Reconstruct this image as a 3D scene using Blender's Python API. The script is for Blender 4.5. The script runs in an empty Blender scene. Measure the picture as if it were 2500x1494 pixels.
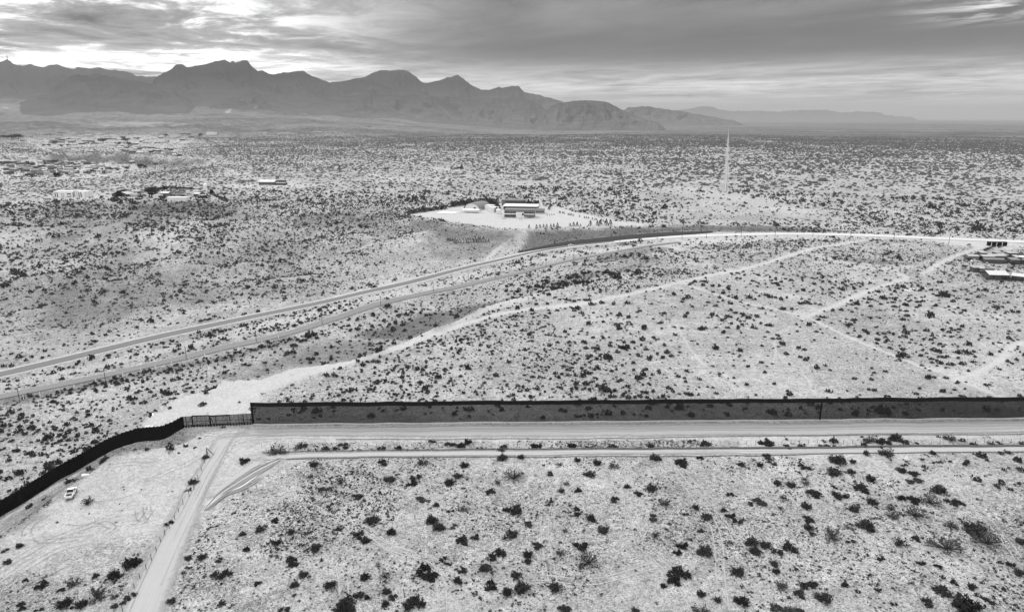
import bpy, math, random
import numpy as np
from mathutils import Matrix, Vector

# ------------------------------------------------------------------ camera
F, CX, CY, HC = 1667.0, 1250.0, 747.0, 90.0        # focal length in photo pixels, centre, camera height
PITCH = math.radians(15.33)
scene = bpy.context.scene
col = scene.collection
cam_data = bpy.data.cameras.new("camera")
cam = bpy.data.objects.new("camera", cam_data)
col.objects.link(cam)
cam.location = (0, 0, HC)
cam.rotation_euler = (math.radians(90) - PITCH, 0, 0)
cam_data.sensor_width = 36.0
cam_data.lens = 36.0 * F / 2500.0
cam_data.clip_start = 1.0
cam_data.clip_end = 200000.0
scene.camera = cam

# ------------------------------------------------------------------ light and sky
SUN_EL, SUN_AZ = math.radians(40), math.radians(-30)   # azimuth from +Y, towards +X
sd = bpy.data.lights.new("sun", 'SUN')
sd.energy = 1.5
sd.angle = math.radians(14)
sd.color = (1, 1, 1)
sun = bpy.data.objects.new("sun", sd)
col.objects.link(sun)
sv = Vector((math.cos(SUN_EL) * math.sin(SUN_AZ), math.cos(SUN_EL) * math.cos(SUN_AZ), math.sin(SUN_EL)))
sun.rotation_euler = sv.to_track_quat('Z', 'Y').to_euler()

scene.view_settings.view_transform = 'Standard'
scene.view_settings.look = 'None'
scene.view_settings.exposure = 0.48
scene.view_settings.gamma = 1.0
scene.cycles.volume_bounces = 0
scene.cycles.max_bounces = 4
scene.cycles.transparent_max_bounces = 12

world = bpy.data.worlds.new("World")
scene.world = world
world.use_nodes = True
wn, wl = world.node_tree.nodes, world.node_tree.links
wn.clear()


def N(nodes, kind, **kw):
    n = nodes.new(kind)
    for k, v in kw.items():
        setattr(n, k, v)
    return n


def mth(nodes, links, op, a, b=None, c=None, clamp=False):
    n = nodes.new('ShaderNodeMath')
    n.operation = op
    n.use_clamp = clamp
    for i, q in enumerate((a, b, c)):
        if q is None:
            continue
        if isinstance(q, (int, float)):
            n.inputs[i].default_value = q
        else:
            links.new(q, n.inputs[i])
    return n.outputs[0]


def build_world():
    def M(op, a, b=None, c=None, clamp=False):
        return mth(wn, wl, op, a, b, c, clamp)

    def rng(v, a, b, c, d, smooth=True):
        n = N(wn, 'ShaderNodeMapRange', clamp=True)
        n.interpolation_type = 'SMOOTHSTEP' if smooth else 'LINEAR'
        wl.new(v, n.inputs[0])
        for i, q in enumerate((a, b, c, d)):
            n.inputs[i + 1].default_value = q
        return n.outputs[0]
    tc = N(wn, 'ShaderNodeTexCoord')
    sp = N(wn, 'ShaderNodeSeparateXYZ')
    wl.new(tc.outputs['Generated'], sp.inputs[0])
    X, Y, Z = sp.outputs
    zz = M('ADD', M('MAXIMUM', Z, 0.0), 0.012)
    px, py = M('DIVIDE', X, zz), M('DIVIDE', Y, zz)
    el = M('MAXIMUM', Z, 0.0)                       # sine of the elevation
    az = M('ARCTAN2', X, Y)

    def noise(sx, sy, ox, detail, rough, dist=0.0, rot=0.0):
        cb = N(wn, 'ShaderNodeCombineXYZ')
        c, s = math.cos(rot), math.sin(rot)
        qx = M('ADD', M('MULTIPLY', px, c), M('MULTIPLY', py, s))
        qy = M('SUBTRACT', M('MULTIPLY', py, c), M('MULTIPLY', px, s))
        wl.new(M('ADD', M('MULTIPLY', qx, sx), ox), cb.inputs[0])
        wl.new(M('MULTIPLY', qy, sy), cb.inputs[1])
        n = N(wn, 'ShaderNodeTexNoise')
        wl.new(cb.outputs[0], n.inputs['Vector'])
        n.inputs['Scale'].default_value = 1.0
        n.inputs['Detail'].default_value = detail
        n.inputs['Roughness'].default_value = rough
        n.inputs['Distortion'].default_value = dist
        return n.outputs[0]
    big = noise(0.10, 0.07, 3.1, 5, 0.55, 0.5, 0.25)
    mid = noise(0.34, 0.26, 11.7, 8, 0.62, 0.8, 0.35)
    fine = noise(1.3, 0.9, 5.2, 8, 0.65, 0.6, 0.45)
    # grey of the cloud deck by elevation: pale near the horizon, dark belt, mid grey above
    rb = M('ADD', rng(el, 0.030, 0.085, 0.68, 0.03), rng(el, 0.09, 0.15, 0.0, 0.06))
    lb = M('ADD', rng(el, 0.05, 0.10, 0.90, 0.42), rng(el, 0.12, 0.15, 0.0, 0.05))
    side = rng(az, -0.42, 0.02, 0.0, 1.0)
    base = M('ADD', M('MULTIPLY', rb, side), M('MULTIPLY', lb, M('SUBTRACT', 1.0, side)))
    # the break in the clouds on the left: bright streaks
    left = M('MULTIPLY', rng(az, -0.12, -0.50, 0.0, 1.0), rng(el, 0.03, 0.09, 0.35, 1.0))
    rightb = M('MULTIPLY', rng(az, 0.46, 0.60, 0.0, 1.0), rng(el, 0.098, 0.125, 0.0, 0.8))
    fade = rng(el, 0.0, 0.05, 0.35, 1.0)
    var = M('ADD', M('MULTIPLY', M('SUBTRACT', big, 0.5), 1.0), M('ADD', M('MULTIPLY', M('SUBTRACT', mid, 0.5), 0.85), M('MULTIPLY', M('SUBTRACT', fine, 0.5), 0.60)))
    cloud = M('MULTIPLY', base, M('ADD', 1.0, M('MULTIPLY', var, M('MULTIPLY', fade, 3.8))))
    holes = M('MULTIPLY', M('ADD', left, M('MULTIPLY', rightb, 1.1)), rng(M('ADD', M('MULTIPLY', mid, 0.55), M('MULTIPLY', fine, 0.45)), 0.46, 0.57, 0.0, 1.0))
    cloud = M('ADD', cloud, M('MULTIPLY', holes, 1.05))
    cloud = M('MAXIMUM', cloud, 0.025)
    # the thin cloud overhead is much brighter than the band above the horizon
    cloud = M('ADD', cloud, rng(el, 0.20, 0.75, 0.0, 0.62))
    sky = N(wn, 'ShaderNodeTexSky', sky_type='NISHITA')
    sky.sun_disc = False
    sky.sun_elevation = SUN_EL
    sky.sun_rotation = SUN_AZ
    bw = N(wn, 'ShaderNodeRGBToBW')
    wl.new(sky.outputs[0], bw.inputs[0])
    b1 = N(wn, 'ShaderNodeBackground')
    wl.new(bw.outputs[0], b1.inputs[0])
    b1.inputs[1].default_value = 0.06
    b2 = N(wn, 'ShaderNodeBackground')
    cc = N(wn, 'ShaderNodeCombineColor')
    for i in range(3):
        wl.new(cloud, cc.inputs[i])
    wl.new(cc.outputs[0], b2.inputs[0])
    mx = N(wn, 'ShaderNodeMixShader')
    mx.inputs[0].default_value = 0.94
    wl.new(b1.outputs[0], mx.inputs[1])
    wl.new(b2.outputs[0], mx.inputs[2])
    out = N(wn, 'ShaderNodeOutputWorld')
    wl.new(mx.outputs[0], out.inputs[0])


build_world()

# ------------------------------------------------------------------ numbers: noise, projection
rng_ = np.random.default_rng(7)
random.seed(7)


def _hash(ix, iy, seed):
    h = (ix.astype(np.int64) * 374761393 + iy.astype(np.int64) * 668265263 + seed * 974634777) & 0xFFFFFFFF
    h = ((h ^ (h >> 13)) * 1274126177) & 0xFFFFFFFF
    h = (h ^ (h >> 16)) & 0xFFFFFFFF
    return h / 4294967295.0


def vnoise(x, y, seed=0):
    x, y = np.asarray(x, float), np.asarray(y, float)
    ix, iy = np.floor(x), np.floor(y)
    fx, fy = x - ix, y - iy
    fx, fy = fx * fx * (3 - 2 * fx), fy * fy * (3 - 2 * fy)
    a, b = _hash(ix, iy, seed), _hash(ix + 1, iy, seed)
    c, d = _hash(ix, iy + 1, seed), _hash(ix + 1, iy + 1, seed)
    return (a * (1 - fx) + b * fx) * (1 - fy) + (c * (1 - fx) + d * fx) * fy


def fbm(x, y, size, octaves=4, seed=0, rough=0.5):
    t, amp, tot = 0.0, 1.0, 0.0
    for k in range(octaves):
        t = t + amp * (vnoise(np.asarray(x) / size + 17.3 * k, np.asarray(y) / size - 9.1 * k, seed + k) * 2 - 1)
        tot += amp
        amp *= rough
        size *= 0.5
    return t / tot


def ss(v, a, b):
    t = np.clip((v - a) / (b - a), 0, 1)
    return t * t * (3 - 2 * t)


cp, sp_ = math.cos(PITCH), math.sin(PITCH)


def ray(u, v):
    a, b = (u - CX) / F, (CY - v) / F
    return np.array([a, cp + b * sp_, -sp_ + b * cp])


def plane(u, v, z=0.0):
    d = ray(u, v)
    t = (z - HC) / d[2]
    return np.array([d[0] * t, d[1] * t])


def project(x, y, z):
    dep = y * cp - (z - HC) * sp_
    return CX + F * x / dep, CY - F * (y * sp_ + (z - HC) * cp) / dep


def poly_dist(x, y, pts, closed=False):
    """distance to a polyline (and whether the points are inside, for closed ones)"""
    pts = np.asarray(pts, float)
    best = np.full(np.shape(x), 1e18)
    inside = np.zeros(np.shape(x), bool)
    n = len(pts)
    for i in range(n if closed else n - 1):
        ax, ay = pts[i]
        bx, by = pts[(i + 1) % n]
        dx, dy = bx - ax, by - ay
        t = np.clip(((x - ax) * dx + (y - ay) * dy) / (dx * dx + dy * dy + 1e-9), 0, 1)
        best = np.minimum(best, (x - ax - t * dx) ** 2 + (y - ay - t * dy) ** 2)
        if closed:
            hit = ((ay > y) != (by > y)) & (x < (bx - ax) * (y - ay) / (by - ay + 1e-12) + ax)
            inside ^= hit
    best = np.sqrt(best)
    return (best, inside) if closed else best


# ------------------------------------------------------------------ the lie of the land
EDGE_PAD = [(0, 1317), (22, 1302), (71, 1265), (123, 1227), (160, 1201), (209, 1160), (284, 1112), (317, 1100), (373, 1095), (440, 1086),
            (481, 1066), (455, 1054), (430, 1056), (400, 1056), (352, 1046), (346, 1034), (375, 1010), (405, 1003), (400, 990), (440, 970),
            (480, 960), (530, 947), (545, 930), (600, 928), (640, 925), (720, 897), (850, 882), (890, 868), (920, 860), (985, 835), (1060, 800),
            (1110, 786), (1170, 752), (1230, 735), (1310, 716), (1400, 700), (1480, 690), (1560, 672), (1700, 640), (1900, 604), (2120, 586)]
MESA1 = [(-210, 30), (-150, 92)] + [tuple(plane(u, v)) for u, v in EDGE_PAD] + [(800, 470), (1500, 500), (1500, -200), (-210, -200)]
EDGE_FAR = [(-500, 480), (0, 492), (40, 498), (90, 502), (115, 486), (240, 489), (300, 493), (400, 500), (545, 493), (640, 512), (720, 520), (760, 512),
            (850, 517), (905, 512), (960, 522), (1000, 530), (1120, 549), (1230, 561), (1290, 562), (1400, 556), (1700, 549), (1900, 553), (2100, 562), (2300, 572)]
MESA2 = [tuple(plane(u, v)) for u, v in EDGE_FAR] + [(1500, 520), (90000, 3000), (90000, 90000), (-90000, 90000), (-90000, 2000)]
VALLEY = [  # photo pixel and height of the ground there
    (-150, 948, -28), (0, 915, -28), (400, 820, -26), (700, 757, -23), (1000, 690, -18), (1200, 640, -13), (1400, 600, -8), (1600, 582, -5), (1900, 572, -3),
    (2100, 574, -1), (2500, 592, 0), (-150, 1005, -28), (0, 970, -28), (400, 885, -27), (700, 815, -24), (900, 745, -20), (1200, 680, -14), (1450, 625, -9),
    (100, 1100, -29), (-200, 1200, -26), (0, 1200, -26), (150, 1100, -29), (300, 1000, -30), (600, 895, -29), (900, 810, -26), (1100, 735, -21), (1300, 680, -13), (1500, 650, -8), (1600, 640, -6),
    (-100, 800, -26), (0, 800, -25), (0, 700, -22), (0, 600, -15), (200, 640, -19), (400, 700, -21), (400, 600, -13), (600, 640, -17), (800, 660, -18), (800, 600, -12),
    (1000, 620, -13), (1100, 600, -11), (1200, 600, -10), (200, 560, -9), (500, 560, -9), (-300, 600, -12), (-300, 560, -6), (1700, 620, -3), (2000, 600, -1), (2600, 640, 0), (2400, 560, 0)]
_P = np.array([plane(u, v, z) for u, v, z in VALLEY])
_Z = np.array([z for _, _, z in VALLEY], float)


def _st(x, y):
    return np.arctan2(x, y) * 1.7, np.log(np.hypot(x, y) + 1.0) * 1.25


_ps, _pt = _st(_P[:, 0], _P[:, 1])
_K = np.sqrt((_ps[:, None] - _ps[None]) ** 2 + (_pt[:, None] - _pt[None]) ** 2 + 0.003)
_W = np.linalg.solve(np.block([[_K, np.ones((len(_Z), 1))], [np.ones((1, len(_Z))), np.zeros((1, 1))]]), np.append(_Z, 0.0))

ROAD1 = [(-150, 948, -28), (0, 915, -28), (200, 868, -27), (400, 820, -26), (550, 788, -24.5), (700, 757, -23), (850, 724, -20.5), (1000, 690, -18), (1100, 664, -15.5), (1200, 640, -13),
         (1300, 617, -10.5), (1400, 600.5, -8), (1500, 590, -6.5), (1600, 582, -5), (1750, 575, -4), (1900, 571.5, -3), (2100, 575, -1), (2300, 583, 0), (2500, 591, 0), (2700, 601, 0), (3300, 630, 0)]
ROAD2 = [(-150, 1005, -28), (0, 970, -28), (200, 929, -27.5), (400, 885, -27), (550, 849, -25.5), (700, 815, -24), (800, 784, -22), (900, 750, -20), (1050, 714, -17), (1200, 682, -14), (1330, 651, -11.5),
         (1450, 625, -9), (1560, 605, -6.5), (1660, 592, -4.5)]
R1W = np.array([plane(u, v, z) for u, v, z in ROAD1])
R2W = np.array([plane(u, v, z) for u, v, z in ROAD2])
TOWN_N = np.array([plane(u, v) for u, v in [(-600, 400), (0, 392), (50, 379), (130, 375), (180, 376), (280, 378), (400, 380), (470, 386), (560, 394)]])


def land(x, y):
    x, y = np.asarray(x, float), np.asarray(y, float)
    shp = x.shape
    x, y = x.ravel(), y.ravel()
    r = np.hypot(x, y)
    az = np.arctan2(x, y)
    s, t = _st(x, y)
    V = np.full(x.shape, _W[-1])
    for i in range(len(_Z)):
        V += _W[i] * np.sqrt((s - _ps[i]) ** 2 + (t - _pt[i]) ** 2 + 0.003)
    V = np.clip(V, -32, 2)
    near = r < 1500
    droad = np.full(x.shape, 1e9)
    droad[near] = np.minimum(poly_dist(x[near], y[near], R1W), poly_dist(x[near], y[near], R2W))
    rough = ss(droad, 12, 90)
    hills = ss(x, 60, -60) * ss(r, 330, 480) * rough
    V = V + hills * (fbm(x, y, 95, 4, 21) * 11 + np.abs(fbm(x, y, 50, 3, 25)) * -9.0) + rough * fbm(x, y, 25, 3, 4) * 1.5
    # near mesa
    d1, in1 = poly_dist(x, y, MESA1, True)
    d1 = d1 + fbm(x, y, 7, 3, 31) * 1.6 * ss(r, 500, 200)
    d1 = np.where(in1, -d1, d1)
    L1 = np.where(y < 186, 46.0, 20.0) + ss(x, -20, 60) * 60 + ss(x, 60, 200) * 200
    f1 = np.where(d1 > 0, np.exp(-np.maximum(d1, 0) / L1), 1.0)
    # far mesa, with gullies cut into its edge on the left
    d2, in2 = poly_dist(x, y, MESA2, True)
    d2 = np.where(in2, -d2, d2) + (fbm(x, y, 85, 4, 41) * 42 + 6) * ss(x, 0, -160)
    L2 = 15 + 40 * ss(x, 0, -200) + 25 * ss(x, 150, 400)
    f2 = np.where(d2 > 0, np.exp(-(np.maximum(d2, 0) / L2) ** 1.25), 1.0)
    f = 1 - (1 - f1) * (1 - f2)
    z = V * (1 - f)
    # gentle dunes on the mesa tops
    z += f * ss(r, 120, 900) * fbm(x, y, 60, 3, 51) * 0.9 + fbm(x, y, 9, 3, 55) * 0.28 * ss(droad, 8, 20)
    # the low ground of the town with its scarp
    m = (r > 1050) & (r < 2600) & (az < -0.15)
    if m.any():
        dn, _ = poly_dist(x[m], y[m], list(map(tuple, TOWN_N)) + [(-1200, 900), (-4000, 900)], True)[0], None
        dn = poly_dist(x[m], y[m], TOWN_N)
        yn = np.interp(x[m], TOWN_N[:, 0], TOWN_N[:, 1])
        south = y[m] < yn
        dd = np.where(south, dn + fbm(x[m], y[m], 120, 3, 61) * 25, 0)
        z[m] -= 16 * ss(dd, 0, 50) * ss(dd, 620, 120) * ss(x[m], -520, -760)
    # the plain rises towards the mountains on the left, cut by dry washes
    rise = ss(az, 0.05, -0.35)
    z += rise * ss(r, 2600, 9500) * 285 + ss(r, 9000, 20000) * rise * 100
    z += (0.25 + rise) * ss(r, 2500, 4500) * (fbm(x, y, 900, 5, 71) * 26 - np.abs(fbm(x, y, 420, 4, 75)) * 45)
    z += ss(r, 4000, 9000) * (1 - rise) * -6
    # berm beside the lower border road
    z = np.where(r > 30000, z * 0.6 - 5, z)
    return z.reshape(shp)


AZ = np.radians(np.linspace(-66, 66, 1190))
RR = []
v = 2150.0
while v > 333:
    RR.append(HC / math.tan(math.atan((v - CY) / F) + PITCH))
    v -= 3.0
while RR[-1] < 90000:
    RR.append(RR[-1] * 1.016)
RR = np.array(RR)
LR = np.log(RR)
GX = RR[:, None] * np.sin(AZ)[None]
GY = RR[:, None] * np.cos(AZ)[None]
GZ = land(GX, GY)


def H(x, y):
    """height of the ground mesh"""
    x, y = np.asarray(x, float), np.asarray(y, float)
    a = (np.arctan2(x, y) - AZ[0]) / (AZ[1] - AZ[0])
    r = np.interp(np.hypot(x, y), RR, np.arange(len(RR)))
    a = np.clip(a, 0, len(AZ) - 1.001)
    r = np.clip(r, 0, len(RR) - 1.001)
    ia, ir = a.astype(int), r.astype(int)
    fa, fr = a - ia, r - ir
    return ((GZ[ir, ia] * (1 - fa) + GZ[ir, ia + 1] * fa) * (1 - fr) + (GZ[ir + 1, ia] * (1 - fa) + GZ[ir + 1, ia + 1] * fa) * fr)


_T = np.exp(np.linspace(math.log(60), math.log(60000), 2600))


def at(u, v):
    """where the line of sight of a photo pixel meets the ground"""
    d = ray(u, v)
    h = H(d[0] * _T, d[1] * _T)
    g = HC + d[2] * _T - h
    k = np.argmax(g < 0)
    if not (g < 0).any():
        k = int(np.argmin(g / _T))
    t0, t1, g0, g1 = _T[k - 1], _T[k], g[k - 1], g[k]
    t = t0 + (t1 - t0) * min(1.0, max(0.0, g0 / (g0 - g1 + 1e-9))) if k > 0 else _T[0]
    t = min(t, 25000.0)
    x, y = d[0] * t, d[1] * t
    return float(x), float(y), float(H(x, y))

# ------------------------------------------------------------------ materials (the photograph is black and white)
def material(name, grey, rough=0.9, var=0.25, scale=2.0, bump=0.0, metal=0.0, spec=0.2, kind='noise', rand=0.0):
    m = bpy.data.materials.new(name)
    m.use_nodes = True
    n, l = m.node_tree.nodes, m.node_tree.links
    b = n['Principled BSDF']
    b.inputs['Roughness'].default_value = rough
    b.inputs['Metallic'].default_value = metal
    b.inputs['Specular IOR Level'].default_value = spec
    tc = n.new('ShaderNodeTexCoord')
    if kind == 'corrugated':
        t = n.new('ShaderNodeTexWave')
        t.inputs['Scale'].default_value = scale
        t.inputs['Distortion'].default_value = 0.4
        fac = t.outputs['Fac']
    else:
        t = n.new('ShaderNodeTexNoise')
        t.inputs['Scale'].default_value = scale
        t.inputs['Detail'].default_value = 5
        t.inputs['Roughness'].default_value = 0.65
        fac = t.outputs[0]
    l.new(tc.outputs['Object'], t.inputs['Vector'])
    g = mth(n, l, 'MULTIPLY', grey, mth(n, l, 'ADD', 1.0 - var, mth(n, l, 'MULTIPLY', fac, 2 * var)))
    if rand:
        oi = n.new('ShaderNodeObjectInfo')
        g = mth(n, l, 'MULTIPLY', g, mth(n, l, 'ADD', 1.0 - rand, mth(n, l, 'MULTIPLY', oi.outputs['Random'], 2 * rand)))
    cc = n.new('ShaderNodeCombineColor')
    for i in range(3):
        l.new(g, cc.inputs[i])
    l.new(cc.outputs[0], b.inputs['Base Color'])
    if bump:
        bp = n.new('ShaderNodeBump')
        bp.inputs['Strength'].default_value = bump
        bp.inputs['Distance'].default_value = 0.05
        l.new(fac, bp.inputs['Height'])
        l.new(bp.outputs[0], b.inputs['Normal'])
    return m


MT = {
    'leaf': material('shrub_leaves', 0.036, 0.95, 0.5, 1.6, spec=0.05, rand=0.35),
    'leaf2': material('scrub_leaves', 0.065, 0.95, 0.6, 0.35, spec=0.05),
    'scrubmid': material('scrub_leaves_grey', 0.042, 0.95, 0.6, 0.35, spec=0.05),
    'leafgrey': material('grey_shrub_leaves', 0.058, 0.95, 0.5, 1.6, spec=0.05, rand=0.4),
    'bushshade': material('shadow_litter', 0.085, 0.95, 0.5, 0.5, spec=0.05),
    'leaf3': material('dry_grass', 0.13, 0.95, 0.5, 0.5, spec=0.05),
    'twig': material('grey_twigs', 0.07, 0.95, 0.3, 3.0, spec=0.05),
    'bark': material('bark', 0.07, 0.95, 0.3, 3.0),
    'steel': material('dark_weathered_steel', 0.012, 0.7, 0.4, 0.8, spec=0.15),
    'plate': material('dark_steel_plate', 0.009, 0.7, 0.5, 1.3, spec=0.1),
    'blacksteel': material('black_steel', 0.006, 0.8, 0.3, 0.8, spec=0.08),
    'concrete': material('pale_concrete', 0.5, 0.9, 0.2, 1.5),
    'white': material('white_paint', 0.78, 0.5, 0.08, 1.5),
    'whitewall': material('white_render', 0.66, 0.85, 0.1, 0.5),
    'palewall': material('pale_render', 0.36, 0.85, 0.2, 0.5),
    'greywall': material('grey_block', 0.15, 0.9, 0.3, 0.7),
    'darkwall': material('dark_block', 0.07, 0.9, 0.3, 0.7),
    'metalroof': material('pale_sheet_roof', 0.34, 0.5, 0.15, 2.0, kind='corrugated'),
    'whiteroof': material('white_sheet_roof', 0.5, 0.5, 0.15, 2.0, kind='corrugated'),
    'greyroof': material('grey_sheet_roof', 0.17, 0.6, 0.2, 2.0, kind='corrugated'),
    'darkroof': material('dark_roof', 0.05, 0.8, 0.3, 1.0),
    'glass': material('dark_window_glass', 0.012, 0.15, 0.1, 1.0, spec=0.5),
    'carwhite': material('white_car_paint', 0.8, 0.3, 0.04, 1.0, spec=0.5),
    'carblack': material('black_car_paint', 0.012, 0.3, 0.1, 1.0, spec=0.5),
    'cargrey': material('grey_car_paint', 0.2, 0.35, 0.1, 1.0, spec=0.5),
    'rubber': material('black_rubber', 0.01, 0.9, 0.1, 1.0),
    'chrome': material('dull_metal', 0.4, 0.35, 0.1, 1.0, metal=0.8),
    'wood': material('weathered_wood', 0.07, 0.95, 0.3, 2.0),
    'lamp': material('lamp_lens', 0.3, 0.2, 0.1, 1.0, spec=0.5),
}


def ground_material():
    m = bpy.data.materials.new('desert_sand')
    m.use_nodes = True
    n, l = m.node_tree.nodes, m.node_tree.links
    b = n['Principled BSDF']
    b.inputs['Roughness'].default_value = 1.0
    b.inputs['Specular IOR Level'].default_value = 0.05
    geo = n.new('ShaderNodeNewGeometry')

    def M(op, a, b_=None, c=None, clamp=False):
        return mth(n, l, op, a, b_, c, clamp)

    def noise(scale, detail=6, rough=0.6, dist=0.0, sx=1.0, sy=1.0):
        t = n.new('ShaderNodeTexNoise')
        mp = n.new('ShaderNodeMapping')
        mp.inputs['Scale'].default_value = (sx, sy, 1)
        l.new(geo.outputs['Position'], mp.inputs[0])
        l.new(mp.outputs[0], t.inputs['Vector'])
        t.inputs['Scale'].default_value = scale
        t.inputs['Detail'].default_value = detail
        t.inputs['Roughness'].default_value = rough
        t.inputs['Distortion'].default_value = dist
        return t.outputs[0]

    def rng(v, a, b_, c, d):
        k = n.new('ShaderNodeMapRange')
        l.new(v, k.inputs[0])
        for i, q in enumerate((a, b_, c, d)):
            k.inputs[i + 1].default_value = q
        return k.outputs[0]
    at_ = n.new('ShaderNodeAttribute')
    at_.attribute_name = 'cover'
    sc = n.new('ShaderNodeSeparateColor')
    l.new(at_.outputs['Color'], sc.inputs[0])
    pale, dark, speck = sc.outputs
    far = at_.outputs['Alpha']
    n1 = noise(0.018, 6, 0.6)
    n2 = noise(0.16, 7, 0.65, 0.5)
    n3 = noise(0.9, 6, 0.78, 0.8)
    n4 = noise(2.6, 4, 0.8)
    t3, t4 = rng(n3, 0.36, 0.62, 0.0, 1.0), rng(n4, 0.38, 0.60, 0.0, 1.0)
    g = M('MULTIPLY', 0.54, M('ADD', 0.03, M('ADD', M('MULTIPLY', rng(n1, 0.38, 0.62, 0.0, 1.0), 0.16), M('ADD', M('MULTIPLY', rng(n2, 0.36, 0.62, 0.0, 1.0), 0.30), M('ADD', M('MULTIPLY', t3, 0.34), M('MULTIPLY', t4, 0.32))))))
    # litter, pebbles and low dry grass: dark flecks in patches
    patch = M('MULTIPLY', rng(n2, 0.40, 0.58, 0.35, 1.0), speck)
    fleck = rng(n4, 0.53, 0.45, 0.0, 1.0)
    fleck2 = rng(n3, 0.50, 0.42, 0.0, 1.0)
    g = M('MULTIPLY', g, M('SUBTRACT', 1.0, M('MULTIPLY', patch, M('ADD', M('MULTIPLY', fleck, 0.50), M('MULTIPLY', fleck2, 0.48)))))
    # bare pale sand
    pg = M('MULTIPLY', 0.48, M('ADD', 0.66, M('ADD', M('MULTIPLY', t4, 0.20), M('MULTIPLY', t3, 0.20))))
    mix = n.new('ShaderNodeMix')
    l.new(pale, mix.inputs[0])
    l.new(g, mix.inputs[2])
    l.new(pg, mix.inputs[3])
    g = mix.outputs[0]
    # dark slopes: painted slope shade together with gravel and grass
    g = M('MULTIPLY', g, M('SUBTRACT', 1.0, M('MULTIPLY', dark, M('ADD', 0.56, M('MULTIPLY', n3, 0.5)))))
    # far plain: scrub too small to tell apart
    v1 = noise(0.03, 6, 0.85)
    v2 = noise(0.0022, 6, 0.65, 0.8, 0.5, 1.0)
    v3 = noise(0.0006, 5, 0.6, 0.5, 0.4, 1.0)
    sc1 = M('MULTIPLY', rng(v1, 0.40, 0.56, 0.45, 1.0), rng(M('ADD', M('MULTIPLY', v2, 0.5), M('MULTIPLY', v3, 0.5)), 0.42, 0.56, 1.0, 0.45))
    g = M('MULTIPLY', g, M('SUBTRACT', 1.0, M('MULTIPLY', far, M('ADD', 0.22, M('MULTIPLY', sc1, 0.62)))))
    cc = n.new('ShaderNodeCombineColor')
    for i in range(3):
        l.new(g, cc.inputs[i])
    l.new(cc.outputs[0], b.inputs['Base Color'])
    bp = n.new('ShaderNodeBump')
    bp.inputs['Strength'].default_value = 0.8
    bp.inputs['Distance'].default_value = 0.35
    l.new(M('ADD', n3, M('MULTIPLY', n2, 1.5)), bp.inputs['Height'])
    l.new(bp.outputs[0], b.inputs['Normal'])
    return m


def strip_material(name, grey, streak=0.3, edge=0.35, sx=0.03, sy=1.6, rough=0.95, dark=None, maxa=1.0):
    """a road surface: streaks run along it, its edges break up into the sand"""
    m = bpy.data.materials.new(name)
    m.use_nodes = True
    n, l = m.node_tree.nodes, m.node_tree.links
    b = n['Principled BSDF']
    b.inputs['Roughness'].default_value = rough
    b.inputs['Specular IOR Level'].default_value = 0.1
    uv = n.new('ShaderNodeUVMap')
    uv.uv_map = 'metres'
    at_ = n.new('ShaderNodeAttribute')
    at_.attribute_name = 'edge'
    geo = n.new('ShaderNodeNewGeometry')

    def M(op, a, b_=None, c=None, clamp=False):
        return mth(n, l, op, a, b_, c, clamp)

    def noise(vec, scale, sx_, sy_, detail=5):
        t = n.new('ShaderNodeTexNoise')
        mp = n.new('ShaderNodeMapping')
        mp.inputs['Scale'].default_value = (sx_, sy_, 1)
        l.new(vec, mp.inputs[0])
        l.new(mp.outputs[0], t.inputs['Vector'])
        t.inputs['Scale'].default_value = scale
        t.inputs['Detail'].default_value = detail
        t.inputs['Roughness'].default_value = 0.6
        return t.outputs[0]
    s1 = noise(uv.outputs[0], 1.0, sx, sy)
    s2 = noise(uv.outputs[0], 1.0, sx * 4, sy * 3)
    n3 = noise(geo.outputs['Position'], 0.6, 1, 1)
    g = M('MULTIPLY', grey, M('ADD', 1.0 - streak, M('ADD', M('MULTIPLY', s1, streak * 1.3), M('ADD', M('MULTIPLY', s2, streak * 0.4), M('MULTIPLY', n3, streak * 0.3)))))
    if dark:
        k = n.new('ShaderNodeMapRange')
        l.new(s1, k.inputs[0])
        for i, q in enumerate((0.54, 0.66, 1.0, dark)):
            k.inputs[i + 1].default_value = q
        g = M('MULTIPLY', g, k.outputs[0])
    cc = n.new('ShaderNodeCombineColor')
    for i in range(3):
        l.new(g, cc.inputs[i])
    l.new(cc.outputs[0], b.inputs['Base Color'])
    # edge = 0 in the middle, 1 at the edge
    k = n.new('ShaderNodeMapRange')
    l.new(M('ADD', at_.outputs['Fac'], M('MULTIPLY', M('SUBTRACT', n3, 0.5), edge)), k.inputs[0])
    for i, q in enumerate((1.0 - edge, 0.97, maxa, 0.0)):
        k.inputs[i + 1].default_value = q
    l.new(k.outputs[0], b.inputs['Alpha'])
    return m


# ------------------------------------------------------------------ mesh helpers
def mesh_obj(name, verts, faces, mat, parent=None, smooth=False, loc=None):
    me = bpy.data.meshes.new(name)
    me.from_pydata([tuple(map(float, p)) for p in verts], [], faces)
    me.materials.append(mat)
    if smooth:
        me.polygons.foreach_set('use_smooth', [True] * len(me.polygons))
    me.update()
    o = bpy.data.objects.new(name, me)
    col.objects.link(o)
    if parent is not None:
        o.parent = parent
    if loc is not None:
        o.location = loc
    return o


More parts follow.
